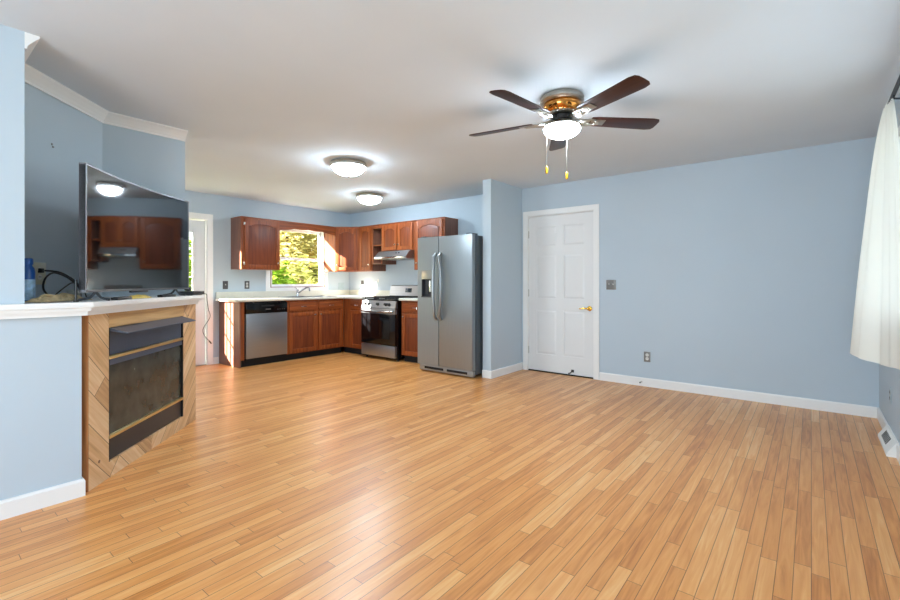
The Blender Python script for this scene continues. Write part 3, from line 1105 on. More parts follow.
# diagonal corner cabinet
CA, CB = Vector((-6.38, 4.80)), Vector((-6.055, 5.04))
ang = math.atan2(CB.y - CA.y, CB.x - CA.x)
t = thing('wall_cabinet', 'cherry corner wall cabinet set at an angle with one arched door', 'cabinet', (CA.x, CA.y, UZ0), ang, 'wall cabinets')
RI = Matrix.Rotation(-ang, 4, 'Z') @ Matrix.Translation((-CA.x, -CA.y, 0))
fp = [(-6.699, 4.80), (-6.38, 4.80), (-6.055, 5.04), (-6.055, 5.359), (-6.699, 5.359)]
fp = [(lambda v: (v.x, v.y))(RI @ Vector((p[0], p[1], 0))) for p in fp]
MB().prism(fp, 0, UZ1 - UZ0, 'z').build('body', M['cherry'], t, 0)
CWd = (CB - CA).length
cab_door(t, 0.012, CWd - 0.03, 0.014, UZ1 - UZ0 - 0.02, arch=0.035, kn=(0.03, 0.09))
MB().prism([(-0.004, -0.012), (CWd, -0.012), (CWd, 0.03), (-0.004, 0.03)], UZ1 - UZ0 + 0.0005, UZ1 - UZ0 + 0.012, 'z').build('top_moulding', M['cherry_h'], t)
YU = 5.04
t = thing('wall_cabinet', 'narrow cherry wall cabinet left of the open cubby shelf', 'cabinet', (-6.05, YU, UZ0), 0, 'wall cabinets')
w = 0.335
carcass(w, 0.319, 0, UZ1 - UZ0, front=False).build('body', M['cherry_side'], t, 0)
MB().box(0, w, 0, 0.02, 0, UZ1 - UZ0).build('face_frame', M['cherry'], t, 0)
cab_door(t, 0.04, 0.325, 0.014, UZ1 - UZ0 - 0.02, arch=0.02, kn=(0.25, 0.09))
top_strip(t, w, 0.319)
t = thing('cubby_shelf', 'open cherry cubby with one shelf beside the range hood', 'shelf', (-5.713, YU, 1.475), 0)
w, hh = 0.253, UZ1 - 1.475
m = MB().box(0, 0.016, 0, 0.319, 0, hh).box(w - 0.016, w, 0, 0.319, 0, hh).box(0.016, w - 0.016, 0.311, 0.319, 0, hh)
m.box(0.016, w - 0.016, 0, 0.311, hh - 0.05, hh).box(0.016, w - 0.016, 0, 0.311, 0, 0.018)
m.build('body', M['cherry_side'], t, 0)
MB().box(0.016, w - 0.016, 0.01, 0.31, 0.30, 0.318).build('shelf', M['cherry_h'], t, 0)
MB().box(0, 0.035, -0.004, 0.0, 0, hh).box(w - 0.02, w, -0.004, 0, 0, hh).box(0.035, w - 0.02, -0.004, 0, hh - 0.055, hh).build('face_frame', M['cherry'], t, 0)
MB().box(0.0, w, -0.012, 0.319, hh + 0.0005, hh + 0.012, 0.003).build('top_moulding', M['cherry_h'], t)
t = thing('wall_cabinet', 'short cherry wall cabinet with two arched doors over the hood', 'cabinet', (-5.457, YU, 1.675), 0, 'wall cabinets')
w, hh = 0.71, UZ1 - 1.675
carcass(w, 0.319, 0, hh, front=False).build('body', M['cherry_side'], t, 0)
MB().box(0, w, 0, 0.02, 0, hh).build('face_frame', M['cherry'], t, 0)
cab_door(t, 0.012, 0.345, 0.012, hh - 0.02, arch=0.03, kn=(0.305, 0.085))
cab_door(t, 0.365, w - 0.02, 0.012, hh - 0.02, arch=0.03, kn=(0.03, 0.085))
MB().box(-0.004, w + 0.0, -0.012, 0.319, hh + 0.0005, hh + 0.012, 0.003).build('top_moulding', M['cherry_h'], t)
t = thing('wall_cabinet', 'cherry wall cabinet partly hidden behind the refrigerator', 'cabinet', (-4.744, YU, UZ0), 0, 'wall cabinets')
w = 0.60
carcass(w, 0.319, 0, UZ1 - UZ0, front=False).build('body', M['cherry_side'], t, 0)
MB().box(0, w, 0, 0.02, 0, UZ1 - UZ0).build('face_frame', M['cherry'], t, 0)
cab_door(t, 0.04, w - 0.03, 0.014, UZ1 - UZ0 - 0.02, arch=0.045, kn=(0.03, 0.09))
top_strip(t, w, 0.319)

# range hood
t = thing('range_hood', 'stainless steel range hood under the short cabinet', 'range hood', (-5.452, 4.86, 1.545), 0)
w = 0.70
MB().prism([(0, 0.0), (0, 0.03), (0.10, 0.125), (0.498, 0.125), (0.498, 0.0)], 0, w, 'x').build('canopy', M['steel_h'], t, 0)
MB().box(0.0, w, -0.006, 0.0, 0.0, 0.032, 0.002).build('front_lip', M['chrome'], t)
MB().box(0.03, w - 0.03, 0.04, 0.46, -0.006, 0.0).build('filter', M['nickel'], t, 0)
for x in (0.44, 0.50):
    o = MB().box(-0.015, 0.015, -0.004, 0.0, -0.01, 0.01, 0.002).build('switch', M['black'], t)
    o.location = (x, 0.055, 0.085)

# gas range
t = thing('gas_range', 'stainless gas range with black oven door and five knobs', 'range', (-5.535, 4.67, 0), 0)
w = 0.765
MB().box(0, w, 0.03, 0.66, 0.03, 0.90).build('body', M['black_gloss'], t, 0)
for x in (0.04, w - 0.04):
    for y in (0.08, 0.6):
        MB().lathe([(0.018, 0.0), (0.018, 0.03)], (x, y, 0), 10).build('levelling_foot', M['black'], t)
MB().box(0.008, w - 0.008, -0.012, 0.03, 0.05, 0.225, 0.006).build('storage_drawer', M['steel_h'], t)
od = MB().box(0.004, w - 0.004, -0.012, 0.03, 0.235, 0.70, 0.006).build('oven_door', M['black_gloss'], t)
MB().box(0.12, w - 0.12, -0.0135, -0.012, 0.32, 0.60).build('window', M['oven_glass'], od, 0)
MB().box(0.004, w - 0.004, -0.016, 0.03, 0.70, 0.775, 0.005).build('top_rail', M['steel_h'], od)
MB().tube([(0.05, -0.014, 0.74), (0.055, -0.05, 0.74), (w / 2, -0.066, 0.732), (w - 0.055, -0.05, 0.74), (w - 0.05, -0.014, 0.74)], 0.013, 10, 5).build('handle', M['chrome'], od)
MB().prism([(-0.014, 0.785), (0.03, 0.785), (0.03, 0.895), (0.012, 0.895)], 0.004, w - 0.004, 'x').build('control_panel', M['steel_h'], t, 0)
for x in (0.10, 0.17, w / 2, w - 0.21, w - 0.14):
    o = MB().lathe([(0.0, -0.036), (0.019, -0.034), (0.022, -0.008), (0.026, 0.0)], (0, 0, 0), 16, 'y').build('control_knob', M['black'], t)
    o.location = (x, 0.0, 0.84)
    o.rotation_euler = (-0.23, 0, 0)
MB().box(0, w, 0.012, 0.62, 0.895, 0.915, 0.004).build('cooktop', M['black_gloss'], t)
for gx in (0.03, w / 2 - 0.11, w - 0.25):
    m = MB()
    gw = 0.22
    for x in (gx, gx + gw / 2, gx + gw):
        m.box(x - 0.005, x + 0.005, 0.05, 0.58, 0.935, 0.948)
    for y in (0.05, 0.18, 0.315, 0.45, 0.58):
        m.box(gx - 0.005, gx + gw + 0.005, y - 0.005, y + 0.005, 0.935, 0.948)
    for x in (gx, gx + gw):
        for y in (0.05, 0.58):
            m.box(x - 0.006, x + 0.006, y - 0.006, y + 0.006, 0.9155, 0.94)
    m.build('grate', M['iron'], t, 0)
for x in (0.15, w - 0.15):
    for y in (0.17, 0.46):
        MB().lathe([(0.045, 0.9155), (0.042, 0.926), (0.02, 0.930)], (x, y, 0), 18).build('burner', M['iron'], t)
bg = MB().prism([(0.60, 0.90), (0.60, 0.95), (0.632, 1.115), (0.66, 1.13), (0.675, 1.13), (0.675, 0.90)], 0.0, w, 'x').build('backguard', M['steel_h'], t, 0)
o = MB().box(0.36, 0.50, 0.0, 0.003, -0.035, 0.035, 0.001).build('clock_display', M['screen_dark'], bg)
o.location = (0, 0.6135, 1.045)
o.rotation_euler = (-0.19, 0, 0)
MB().box(0.02, w - 0.02, 0.585, 0.60, 0.915, 0.955).build('vent_strip', M['black'], t, 0)

# refrigerator
t = thing('refrigerator', 'stainless side by side refrigerator with water dispenser', 'refrigerator', (-4.095, 4.415, 0), 0)
w = 0.898
MB().box(0.004, w - 0.004, 0.075, 0.80, 0.04, 1.755, 0.006).build('body', M['fridge_side'], t)
for x in (0.06, w - 0.06):
    for y in (0.12, 0.74):
        MB().lathe([(0.02, 0.0), (0.02, 0.04)], (x, y, 0), 10).build('roller_foot', M['black'], t)
g = MB().box(0.01, w - 0.01, 0.03, 0.074, 0.015, 0.085, 0.006).build('kick_grille', M['steel_h'], t)
for a, b_ in ((0.10, 0.42), (0.48, 0.80)):
    MB().box(a, b_, 0.026, 0.03, 0.04, 0.07).build('grille_slot', M['black_matte'], g, 0)
sx = 0.365
dl = MB()
DX0, DX1, DZ0, DZ1 = 0.075, 0.275, 0.98, 1.33
dl.box(0.0, DX0, 0.0, 0.07, 0.095, 1.765, 0.0).box(DX1, sx - 0.003, 0.0, 0.07, 0.095, 1.765, 0.0)
dl.box(DX0, DX1, 0.0, 0.07, 0.095, DZ0).box(DX0, DX1, 0.0, 0.07, DZ1, 1.765)
dlo = dl.build('freezer_door', M['steel'], t, 0)
dsp = MB().box(DX0, DX1, -0.006, 0.062, 1.215, DZ1, 0.004).build('dispenser_panel', M['nickel'], dlo)
m = MB().box(DX0, DX1, 0.055, 0.065, DZ0, 1.213).box(DX0, DX0 + 0.008, -0.003, 0.055, DZ0, 1.213).box(DX1 - 0.008, DX1, -0.003, 0.055, DZ0, 1.213)
m.box(DX0, DX1, -0.012, 0.055, DZ0 - 0.0, DZ0 + 0.012)
m.build('dispenser_recess', M['grey_plastic'], dlo, 0)
MB().box(0.115, 0.16, 0.03, 0.054, 1.02, 1.20, 0.004).build('water_paddle', M['grey_plastic'], dlo)
MB().box(0.185, 0.245, 0.02, 0.054, 1.05, 1.20, 0.004).build('ice_paddle', M['chrome'], dlo)
dro = MB().box(sx + 0.003, w, 0.0, 0.07, 0.095, 1.765, 0.008).build('refrigerator_door', M['steel'], t)
for par, x, sgn in ((dlo, sx - 0.035, -1), (dro, sx + 0.04, 1)):
    pts = [(x, 0.0, 1.545), (x + sgn * 0.003, -0.045, 1.50)]
    for i in range(1, 10):
        u = i / 10
        pts.append((x + (0.062 if sgn > 0 else 0.004) * math.sin(PI * u), -0.045 - 0.035 * math.sin(PI * u), 1.50 - 0.76 * u))
    pts += [(x + sgn * 0.003, -0.045, 0.74), (x, 0.0, 0.70)]
    MB().tube(pts, 0.021, 10).build('handle', M['steel'], par)
for x in (0.03, w - 0.11):
    MB().box(x, x + 0.08, 0.02, 0.16, 1.756, 1.782, 0.006).build('hinge_cover', M['fridge_side'], t)
MB().box(0.001, w - 0.001, 0.0705, 0.0745, 0.10, 1.755).build('door_gasket', M['black_matte'], t, 0)

# ---------------------------------------------------------------- ceiling lights
def dome(label, x, y, r):
    t = thing('ceiling_light', label, 'ceiling light', (x, y, H), 0, 'flush dome ceiling lights')
    MB().lathe([(r * 0.8, 0.0), (r * 0.98, -0.01), (r * 1.02, -0.03), (r * 1.0, -0.056), (r * 0.95, -0.058), (r * 0.90, -0.045), (r * 0.86, -0.02), (0.02, -0.012)], (0, 0, 0), 40).build('trim_ring', M['nickel'], t)
    prof = []
    for i in range(11):
        a = PI / 2 * i / 10
        prof.append((r * 0.89 * math.cos(a) + 0.0005, -0.046 - 0.099 * math.sin(a)))
    MB().lathe(prof, (0, 0, 0), 40).build('glass_dome', M['bowl'], t, 60)
    MB().lathe([(0.004, -0.142), (0.012, -0.150), (0.010, -0.160), (0.0, -0.168)], (0, 0, 0), 14).build('finial', M['nickel'], t)


dome('nearer dome ceiling light with brushed nickel ring', -3.79, 3.02, 0.188)
dome('farther dome ceiling light over the kitchen corner', -4.95, 4.32, 0.190)

# ---------------------------------------------------------------- ceiling fan
FX, FY = -1.32, 2.86
t = thing('ceiling_fan', 'five blade ceiling fan with lit bowl and two pull chains', 'ceiling fan', (FX, FY, H))
MB().lathe([(0.11, 0.0), (0.138, -0.004), (0.146, -0.02), (0.146, -0.045), (0.138, -0.055), (0.132, -0.06)], (0, 0, 0), 40).build('canopy', M['nickel'], t)
MB().lathe([(0.12, -0.06), (0.126, -0.075), (0.124, -0.10), (0.108, -0.13), (0.098, -0.138)], (0, 0, 0), 40).build('motor_housing', M['copper'], t)
m = MB().lathe([(0.10, -0.138), (0.104, -0.148), (0.092, -0.156), (0.07, -0.160)], (0, 0, 0), 36)
for k in range(18):
    a = 2 * PI * k / 18
    m.sphere((0.10 * math.cos(a), 0.10 * math.sin(a), -0.147), 0.009, seg=8)
m.build('lower_ring', M['nickel'], t)
MB().lathe([(0.062, -0.160), (0.07, -0.165), (0.07, -0.198), (0.06, -0.203)], (0, 0, 0), 30).build('flywheel', M['black'], t)
MB().lathe([(0.055, -0.203), (0.078, -0.208), (0.088, -0.222), (0.112, -0.236), (0.118, -0.25), (0.108, -0.255)], (0, 0, 0), 36).build('light_fitter', M['nickel'], t)
prof = [(0.113, -0.2505)]
for i in range(0, 10):
    a = PI / 2 * i / 9
    prof.append((0.122 * math.cos(a) + 0.0005, -0.262 - 0.062 * math.sin(a)))
MB().lathe(prof, (0, 0, 0), 36).build('glass_bowl', M['fan_bowl'], t, 60)
for k in range(5):
    a = math.radians(46 + 72 * k)
    # blade: rounded board pitched about its length
    pts = []
    L0, L1 = 0.20, 0.685
    pts += [(L0, -0.048), (L0 + 0.05, -0.055), (L1 - 0.05, -0.068), (L1 - 0.012, -0.060), (L1, -0.040), (L1 + 0.002, 0.0), (L1, 0.040), (L1 - 0.012, 0.060),
            (L1 - 0.05, 0.068), (L0 + 0.05, 0.055), (L0, 0.048)]
    Rm = Matrix.Translation((0, 0, -0.160)) @ Matrix.Rotation(a, 4, 'Z') @ Matrix.Rotation(math.radians(-12), 4, 'X')
    mb = MB().prism(pts, -0.003, 0.003, 'z', 0.0015)
    o = mb.build('blade', M['blade'], t)
    o.matrix_local = Rm
    br_m = MB()
    br_m.box(0.205, 0.30, -0.03, 0.03, -0.008, -0.003, 0.002)
    br_m.tube([(0.07, 0, 0.005), (0.12, 0.012, -0.006), (0.16, 0.028, -0.012), (0.21, 0.03, -0.008), (0.26, 0.012, -0.009)], [0.010, 0.009, 0.009, 0.008, 0.006], 8, 4)
    br_m.tube([(0.07, 0, 0.005), (0.12, -0.012, -0.006), (0.16, -0.028, -0.012), (0.21, -0.03, -0.008), (0.26, -0.012, -0.009)], [0.010, 0.009, 0.009, 0.008, 0.006], 8, 4)
    br_m.tube([(0.14, 0.0, -0.012), (0.165, 0.012, -0.014), (0.19, 0, -0.012), (0.165, -0.012, -0.014), (0.14, 0, -0.012)], 0.006, 8, 4)
    br_m.sphere((0.235, 0.016, -0.011), 0.006, seg=8).sphere((0.235, -0.016, -0.011), 0.006, seg=8)
    io = br_m.build('blade_iron', M['nickel'], o)
for ch in t.children:
    if ch.name.split('.')[0] in ('canopy', 'motor_housing', 'lower_ring', 'flywheel', 'light_fitter'):
        ch.scale = (1, 1, 0.84)
    if ch.name.split('.')[0] == 'glass_bowl':
        ch.location = (0, 0, 0.041)
for (dx, dy, zb) in ((-0.124, 0.022, -0.483), (-0.021, 0.125, -0.518)):
    m = MB().tube([(dx * 0.9, dy * 0.9, -0.205), (dx, dy, -0.22), (dx, dy, zb + 0.03)], 0.0015, 6)
    c = m.build('pull_chain', M['nickel'], t)
    MB().lathe([(0.003, zb + 0.034), (0.008, zb + 0.028), (0.0095, zb + 0.012), (0.009, zb - 0.014), (0.004, zb - 0.02)], (dx, dy, 0), 12).build('pull_knob', M['wood_pull'], c)

# ---------------------------------------------------------------- fireplace
F0 = Vector((-3.170, 0.700))
FR = math.radians(135)
t = thing('fireplace', 'gas fireplace with reclaimed chevron plank surround and black insert', 'fireplace', (F0.x, F0.y, 0), FR)
FW, FT, FH = 1.335, 0.045, 0.995
OX0, OX1, OZ0, OZ1 = 0.182, 1.118, 0.095, 0.905
hgt = FH
# left, bottom and right chevron panels; a level board across the top
MB().box(0.004, OX0, 0.0, FT, 0.0, hgt).build('plank_panel', M['chevron'], t, 0)
mr = MB().box(OX1, FW, 0.0, FT, 0.0, hgt)
o = mr.build('plank_panel', M['chevron_mirror'], t, 0)
OXM = (OX0 + OX1) / 2
MB().box(OX0, OXM, 0.0, FT, 0.0, OZ0).build('plank_panel', M['chevron'], t, 0)
MB().box(OXM, OX1, 0.0, FT, 0.0, OZ0).build('plank_panel', M['chevron_mirror'], t, 0)
MB().box(OX0, OX1, -0.002, FT, OZ1, hgt - 0.0).build('top_board', M['plank_light'], t, 0)
MB().box(-0.004, 0.004, 0.0, FT, 0.0, hgt).build('edge_board', M['plank_edge'], t, 0)
m = MB().box(OX0, OX1, FT - 0.008, FT, OZ0, OZ1)
ins = m.build('insert', M['insert_sheen'], t, 0)
MB().box(OX0, OX0 + 0.012, 0.002, FT - 0.008, OZ0, OZ1).build('insert_frame', M['black_matte'], t, 0)
MB().box(OX1 - 0.012, OX1, 0.002, FT - 0.008, OZ0, OZ1).build('insert_frame', M['black_matte'], t, 0)
MB().box(OX0 + 0.012, OX1 - 0.012, 0.012, FT - 0.008, 0.735, OZ1 - 0.005).build('upper_louvre', M['insert_sheen'], t, 0)
MB().box(OX0 + 0.012, OX1 - 0.012, 0.012, FT - 0.008, OZ0 + 0.004, 0.232).build('lower_louvre', M['insert_dark'], t, 0)
MB().box(OX0 + 0.012, OX1 - 0.012, 0.016, FT - 0.008, 0.252, 0.712).build('glass_front', M['soot_glass'], t, 0)
MB().box(OX0 + 0.012, OX1 - 0.012, 0.006, 0.016, 0.675, 0.711).build('glass_rail', M['insert_sheen'], t, 0)
for z in (0.722, 0.242):
    MB().box(OX0 + 0.006, OX1 - 0.006, -0.004, FT - 0.008, z - 0.0095, z + 0.0095, 0.003).build('brass_strip', M['brass'], t)
MB().prism([(0.0, 0.882), (0.0, 0.902), (-0.10, 0.872), (-0.10, 0.866)], OX0 + 0.012, OX1 - 0.012, 'x').build('heat_hood', M['insert_sheen'], t, 0)

# mantel shelf
t = thing('mantel_shelf', 'white mantel shelf carrying the television and running left along the wall', 'shelf', (0, 0, 0))
ZM = 1.07


def mantel_poly(o):
    # front edge offset o beyond wall face and surround face
    c = -2.47 + o * math.sqrt(2)
    xw = XL + o
    yk = c - xw
    e0 = (-4.085 + 0.02, c + 4.085 - 0.02)
    return [(xw, -0.9), (xw, yk), e0, (e0[0] - 0.10, e0[1] - 0.10)]


a = mantel_poly(0.075)
back = [(-4.099, 1.0), (-3.546, 0.4345), (XL + 0.0005, 0.4345), (XL + 0.0005, -0.9)]
a_end = [(-4.10 + 0.001, 1.556), ]
MB().prism(a[:3] + [(-4.165, 1.60), (-4.165, 1.5555)] + [(-4.0995, 1.5555)] + back, 1.040, ZM, 'z', 0.003).build('shelf_board', M['trim'], t)
b_ = mantel_poly(0.035)
MB().prism(b_[:3] + [(-4.14, 1.60), (-4.14, 1.5555)] + [(-4.0995, 1.5555)] + back, 0.996, 1.0398, 'z').build('moulding', M['trim'], t, 0)
c_ = mantel_poly(0.058)
MB().prism(c_[:3] + [(-4.155, 1.60), (-4.155, 1.5555)] + [(-4.0995, 1.5555)] + back, 1.022, 1.0399, 'z').build('bead', M['trim'], t, 0)

# ---------------------------------------------------------------- things on the mantel
TVC = -2.50


def tv_pt(u, out, z):
    """u along the face from the near end, out toward the room."""
    o = Vector((-3.135, TVC + 3.135, 0))
    d = Vector((-math.sqrt(.5), math.sqrt(.5), 0))
    n = Vector((math.sqrt(.5), math.sqrt(.5), 0))
    v = o + d * u + n * out
    return (v.x, v.y, z)


t = thing('television', 'large curved flat screen television on the mantel shelf', 'television', tv_pt(0, 0, ZM), FR)
TW, TZ0, TZ1 = 1.205, 0.052, 0.765
SAG = 0.05


def tvy(u):
    return SAG * (1 - (2 * u - 1) ** 2)


m = MB()
m.grid(lambda i, j: (0.010 + (TW - 0.020) * i, tvy(i) - 0.0535, TZ0 + 0.014 + (TZ1 - TZ0 - 0.024) * j), 32, 1)
m.build('screen', M['tv_screen'], t, 80)
N = 32


def tv_prism(u0, u1, f, bk, z0, z1, n=N):
    poly = []
    for i in range(n + 1):
        u = u0 + (u1 - u0) * i / n
        poly.append((TW * u, tvy(u) - f))
    for i in range(n, -1, -1):
        u = u0 + (u1 - u0) * i / n
        poly.append((TW * u, tvy(u) - bk))
    return poly, z0, z1


m = MB()
for u0, u1, z0, z1, n in ((0, 1, TZ0, TZ0 + 0.014, N), (0, 1, TZ1 - 0.010, TZ1, N), (0, 0.010, TZ0 + 0.014, TZ1 - 0.010, 1), (0.990, 1, TZ0 + 0.014, TZ1 - 0.010, 1)):
    p, a_, c_ = tv_prism(u0, u1, 0.056, 0.02, z0, z1, n)
    m.prism(p, a_, c_)
m.build('bezel', M['tv_frame'], t, 0)
m = MB()
p, a_, c_ = tv_prism(0.0, 1.0, 0.0525, 0.02, TZ0 + 0.014, TZ1 - 0.010)
m.prism(p, a_, c_)
p, a_, c_ = tv_prism(0.15, 0.85, 0.02, -0.03, 0.12, 0.5)
m.prism(p, a_, c_)
m.build('back_shell', M['black'], t, 0)
for x in (0.14, TW - 0.14):
    fy = tvy(x / TW) - 0.038
    MB().tube([(x, fy, TZ0 + 0.005), (x, fy - 0.03, 0.02), (x, fy - 0.075, 0.008)], 0.0075, 8, 3) \
        .tube([(x, fy, TZ0 + 0.005), (x, fy + 0.03, 0.02), (x, fy + 0.09, 0.008)], 0.0075, 8, 3).build('foot', M['grey_plastic'], t)
MB().box(0.5, 0.70, tvy(0.5) - 0.060, tvy(0.5) - 0.045, TZ0 - 0.012, TZ0 + 0.0, 0.002).build('sensor_bar', M['black'], t)

# blue jar
t = thing('plastic_jar', 'blue plastic jar with a pale label half hidden by the wall end', 'jar', (-3.31, 0.466, ZM))
MB().lathe([(0.031, 0.0), (0.035, 0.004), (0.035, 0.165), (0.032, 0.185), (0.023, 0.198), (0.023, 0.205)], (0, 0, 0), 28).build('body', M['blue_jar'], t)
MB().lathe([(0.0352, 0.012), (0.0358, 0.014), (0.0358, 0.122), (0.0352, 0.124)], (0, 0, 0), 28).build('label', M['jar_label'], t)
MB().lathe([(0.026, 0.204), (0.027, 0.207), (0.027, 0.232), (0.024, 0.238)], (0, 0, 0), 28).build('lid', M['blue_jar'], t)
# beige fabric
random.seed(3)


def lump(i, j):
    x = 0.36 * i
    y = 0.095 * j
    e = max(0.0, math.sin(PI * i)) ** 0.5 * max(0.0, math.sin(PI * j)) ** 0.5
    z = e * (0.016 + 0.012 * math.sin(17 * x * 2 + 30 * y) ** 2 + 0.010 * math.sin(40 * x - 55 * y + 1) ** 2 + 0.006 * math.sin(90 * y + 25 * x) ** 2)
    return (x, y + 0.006 * math.sin(30 * x), z + 0.0045)


t = thing('folded_cloth', 'crumpled beige cloth lying on the shelf in front of the jar', 'cloth', (-3.155, 0.50, ZM), math.radians(132))
MB().grid(lump, 46, 18, 0.003).build('cloth', M['burlap'], t, 80)
MB().tube([(0.02, 0.03, 0.012), (0.08, 0.05, 0.038), (0.15, 0.03, 0.030), (0.22, 0.06, 0.042), (0.30, 0.04, 0.022), (0.35, 0.06, 0.008)], 0.007, 8, 5).build('twisted_cord', M['burlap'], t)
# niche outlet, cable, adapter
NA, NB = Vector((-3.545, 0.434)), Vector((-4.10, 0.99))


def niche(u, out, z):
    d = (NB - NA).normalized()
    n = Vector((d.y, -d.x)) * -1
    n = Vector((0.7071, 0.7071))
    p = NA + d * u + n * out
    return (p.x, p.y, z)


def plate(name, label, loc, rot, w, h, mat, kind, cat, slots_mat):
    """Wall plate; local front is -y."""
    t = thing(name, label, cat, loc, rot, 'wall plates')
    MB().box(-w / 2, w / 2, -0.006, 0, -h / 2, h / 2, 0.003).build('cover', mat, t)
    if kind == 'outlet':
        for z in (-0.021, 0.021):
            o = MB().lathe([(0.0165, -0.0075), (0.017, -0.006)], (0, 0, 0), 18, 'y').build('receptacle', slots_mat, t)
            o.location = (0, 0, z)
            MB().box(-0.008, -0.005, -0.0085, -0.0075, -0.004, 0.006).box(0.005, 0.008, -0.0085, -0.0075, -0.004, 0.006).build('slot', M['black'], o, 0)
    elif kind == 'switch':
        MB().box(-0.006, 0.006, -0.016, -0.006, -0.002, 0.014, 0.002).build('toggle', slots_mat, t)
    elif kind == 'double':
        for x in (-0.024, 0.024):
            MB().box(x - 0.006, x + 0.006, -0.016, -0.006, -0.002, 0.014, 0.002).build('toggle', slots_mat, t)
    elif kind == 'rocker':
        for x in (-0.024, 0.024):
            MB().box(x - 0.016, x + 0.016, -0.008, -0.006, -0.034, 0.034, 0.001).build('rocker', slots_mat, t)
    return t


plate('wall_outlet', 'beige outlet plate on the niche wall behind the jar', niche(0.195, 0.0, 1.232), FR, 0.10, 0.135, M['plate_beige'], 'outlet', 'outlet', M['plate_white'])
t = thing('extension_cord', 'black power cord looping from the niche outlet onto the shelf', 'cord', niche(0.195, 0.010, 1.25))
O = Vector(niche(0.195, 0.010, 1.25))


def rel(p):
    return tuple(Vector(p) - O)


MB().box(-0.014, 0.014, -0.014, 0.02, -0.014, 0.014, 0.005).rot(Matrix.Rotation(FR, 4, 'Z')).build('plug', M['black'], t)
pts = [niche(0.20, 0.03, 1.25), niche(0.25, 0.07, 1.243), niche(0.33, 0.08, 1.215), niche(0.41, 0.075, 1.17), niche(0.45, 0.07, 1.10), niche(0.42, 0.08, 1.078), niche(0.30, 0.09, 1.076),
       niche(0.18, 0.10, 1.08), niche(0.085, 0.11, 1.13), niche(0.09, 0.11, 1.195), niche(0.17, 0.10, 1.236), niche(0.27, 0.10, 1.215), niche(0.36, 0.10, 1.17)]
MB().tube([rel(p) for p in pts], 0.0055, 8, 6).build('cable', M['black'], t)
pts = [niche(0.12, 0.12, 1.076), niche(0.17, 0.12, 1.11), niche(0.24, 0.12, 1.15), niche(0.32, 0.11, 1.175), niche(0.42, 0.10, 1.15), niche(0.46, 0.10, 1.08)]
MB().tube([rel(p) for p in pts], 0.004, 8, 6).build('cable', M['black'], t)
t = thing('power_adapter', 'pale clear plastic box beside the looping cord', 'box', niche(0.25, 0.16, ZM), FR)
MB().box(-0.035, 0.035, -0.02, 0.02, 0, 0.065, 0.005).build('case', M['frost'], t)
MB().box(-0.03, 0.03, -0.0215, -0.02, 0.04, 0.055).build('label', M['plate_white'], t, 0)
t = thing('antenna_stick', 'slim black antenna standing at the left edge of the television', 'antenna', tv_pt(-0.022, 0.02, ZM))
MB().lathe([(0.012, 0.0), (0.012, 0.01), (0.006, 0.014), (0.006, 0.12), (0.003, 0.124)], (0, 0, 0), 12).build('stick', M['black'], t)
# cable box, remote, card
t = thing('cable_box', 'flat black media box at the right end of the shelf', 'media box', tv_pt(1.285, 0.055, ZM), FR)
MB().box(-0.10, 0.115, -0.04, 0.07, 0.004, 0.034, 0.003).build('case', M['grey_plastic'], t)
MB().box(-0.09, 0.105, -0.0415, -0.04, 0.010, 0.026).build('front_panel', M['black_gloss'], t, 0)
MB().box(-0.09, -0.07, -0.025, 0.06, 0, 0.004).box(0.085, 0.105, -0.025, 0.06, 0, 0.004).build('feet', M['black'], t, 0)
t = thing('game_controller', 'small rounded black gadget on top of the media box', 'gadget', tv_pt(1.245, 0.03, ZM + 0.0345), FR)
MB().sphere((0, 0, 0.017), 0.03, (1.3, 0.8, 0.56)).build('shell', M['black'], t)
MB().sphere((0.02, -0.012, 0.029), 0.008, (1, 1, 0.6)).build('knob', M['grey_plastic'], t)
for lab, u, out, rz in (('black remote control under the left of the television', 0.32, 0.055, 0.1), ('black remote control under the right of the television', 0.86, 0.055, -0.05)):
    t = thing('remote_control', lab, 'remote control', tv_pt(u, out, ZM), FR + rz, 'remotes on the mantel')
    MB().box(-0.09, 0.09, -0.02, 0.02, 0.0, 0.018, 0.006).build('case', M['black'], t)
    m = MB()
    for i in range(6):
        for j in (-0.009, 0.009):
            m.box(-0.07 + i * 0.024, -0.058 + i * 0.024, j - 0.004, j + 0.004, 0.018, 0.0195)
    m.build('buttons', M['grey_plastic'], t, 0)
t = thing('paper_packet', 'crumpled yellow and brown packet under the middle of the television', 'packet', tv_pt(0.55, 0.03, ZM), FR)
MB().grid(lambda i, j: (-0.13 + 0.26 * i, -0.02 + 0.05 * j, 0.001 + 0.026 * math.sin(PI * i) ** 0.4 * math.sin(PI * j) ** 0.5 * (0.8 + 0.2 * math.sin(i * 23 + j * 5))), 24, 8).build('packet', M['yellow'], t)
# hanging cord
e0 = tv_pt(1.325, 0.02, ZM + 0.02)
O2 = Vector((-4.085, 1.722, 1.075))
t = thing('hanging_cord', 'thin black cord dangling from the right end of the shelf', 'cord', O2)
pts = [(-0.03, -0.055, 0.008), (-0.015, -0.025, 0.004), (0.0, 0.0, -0.002), (0.0, 0.002, -0.04), (0.01, 0.01, -0.13), (0.018, 0.02, -0.20), (-0.02, -0.02, -0.30), (-0.012, -0.012, -0.36), (0.018, 0.018, -0.41)]
MB().tube(pts, 0.0028, 6, 6).build('cable', M['black'], t)
MB().tube([(0.014, 0.014, -0.405), (0.028, 0.028, -0.43)], 0.006, 8).build('plug', M['black'], t)
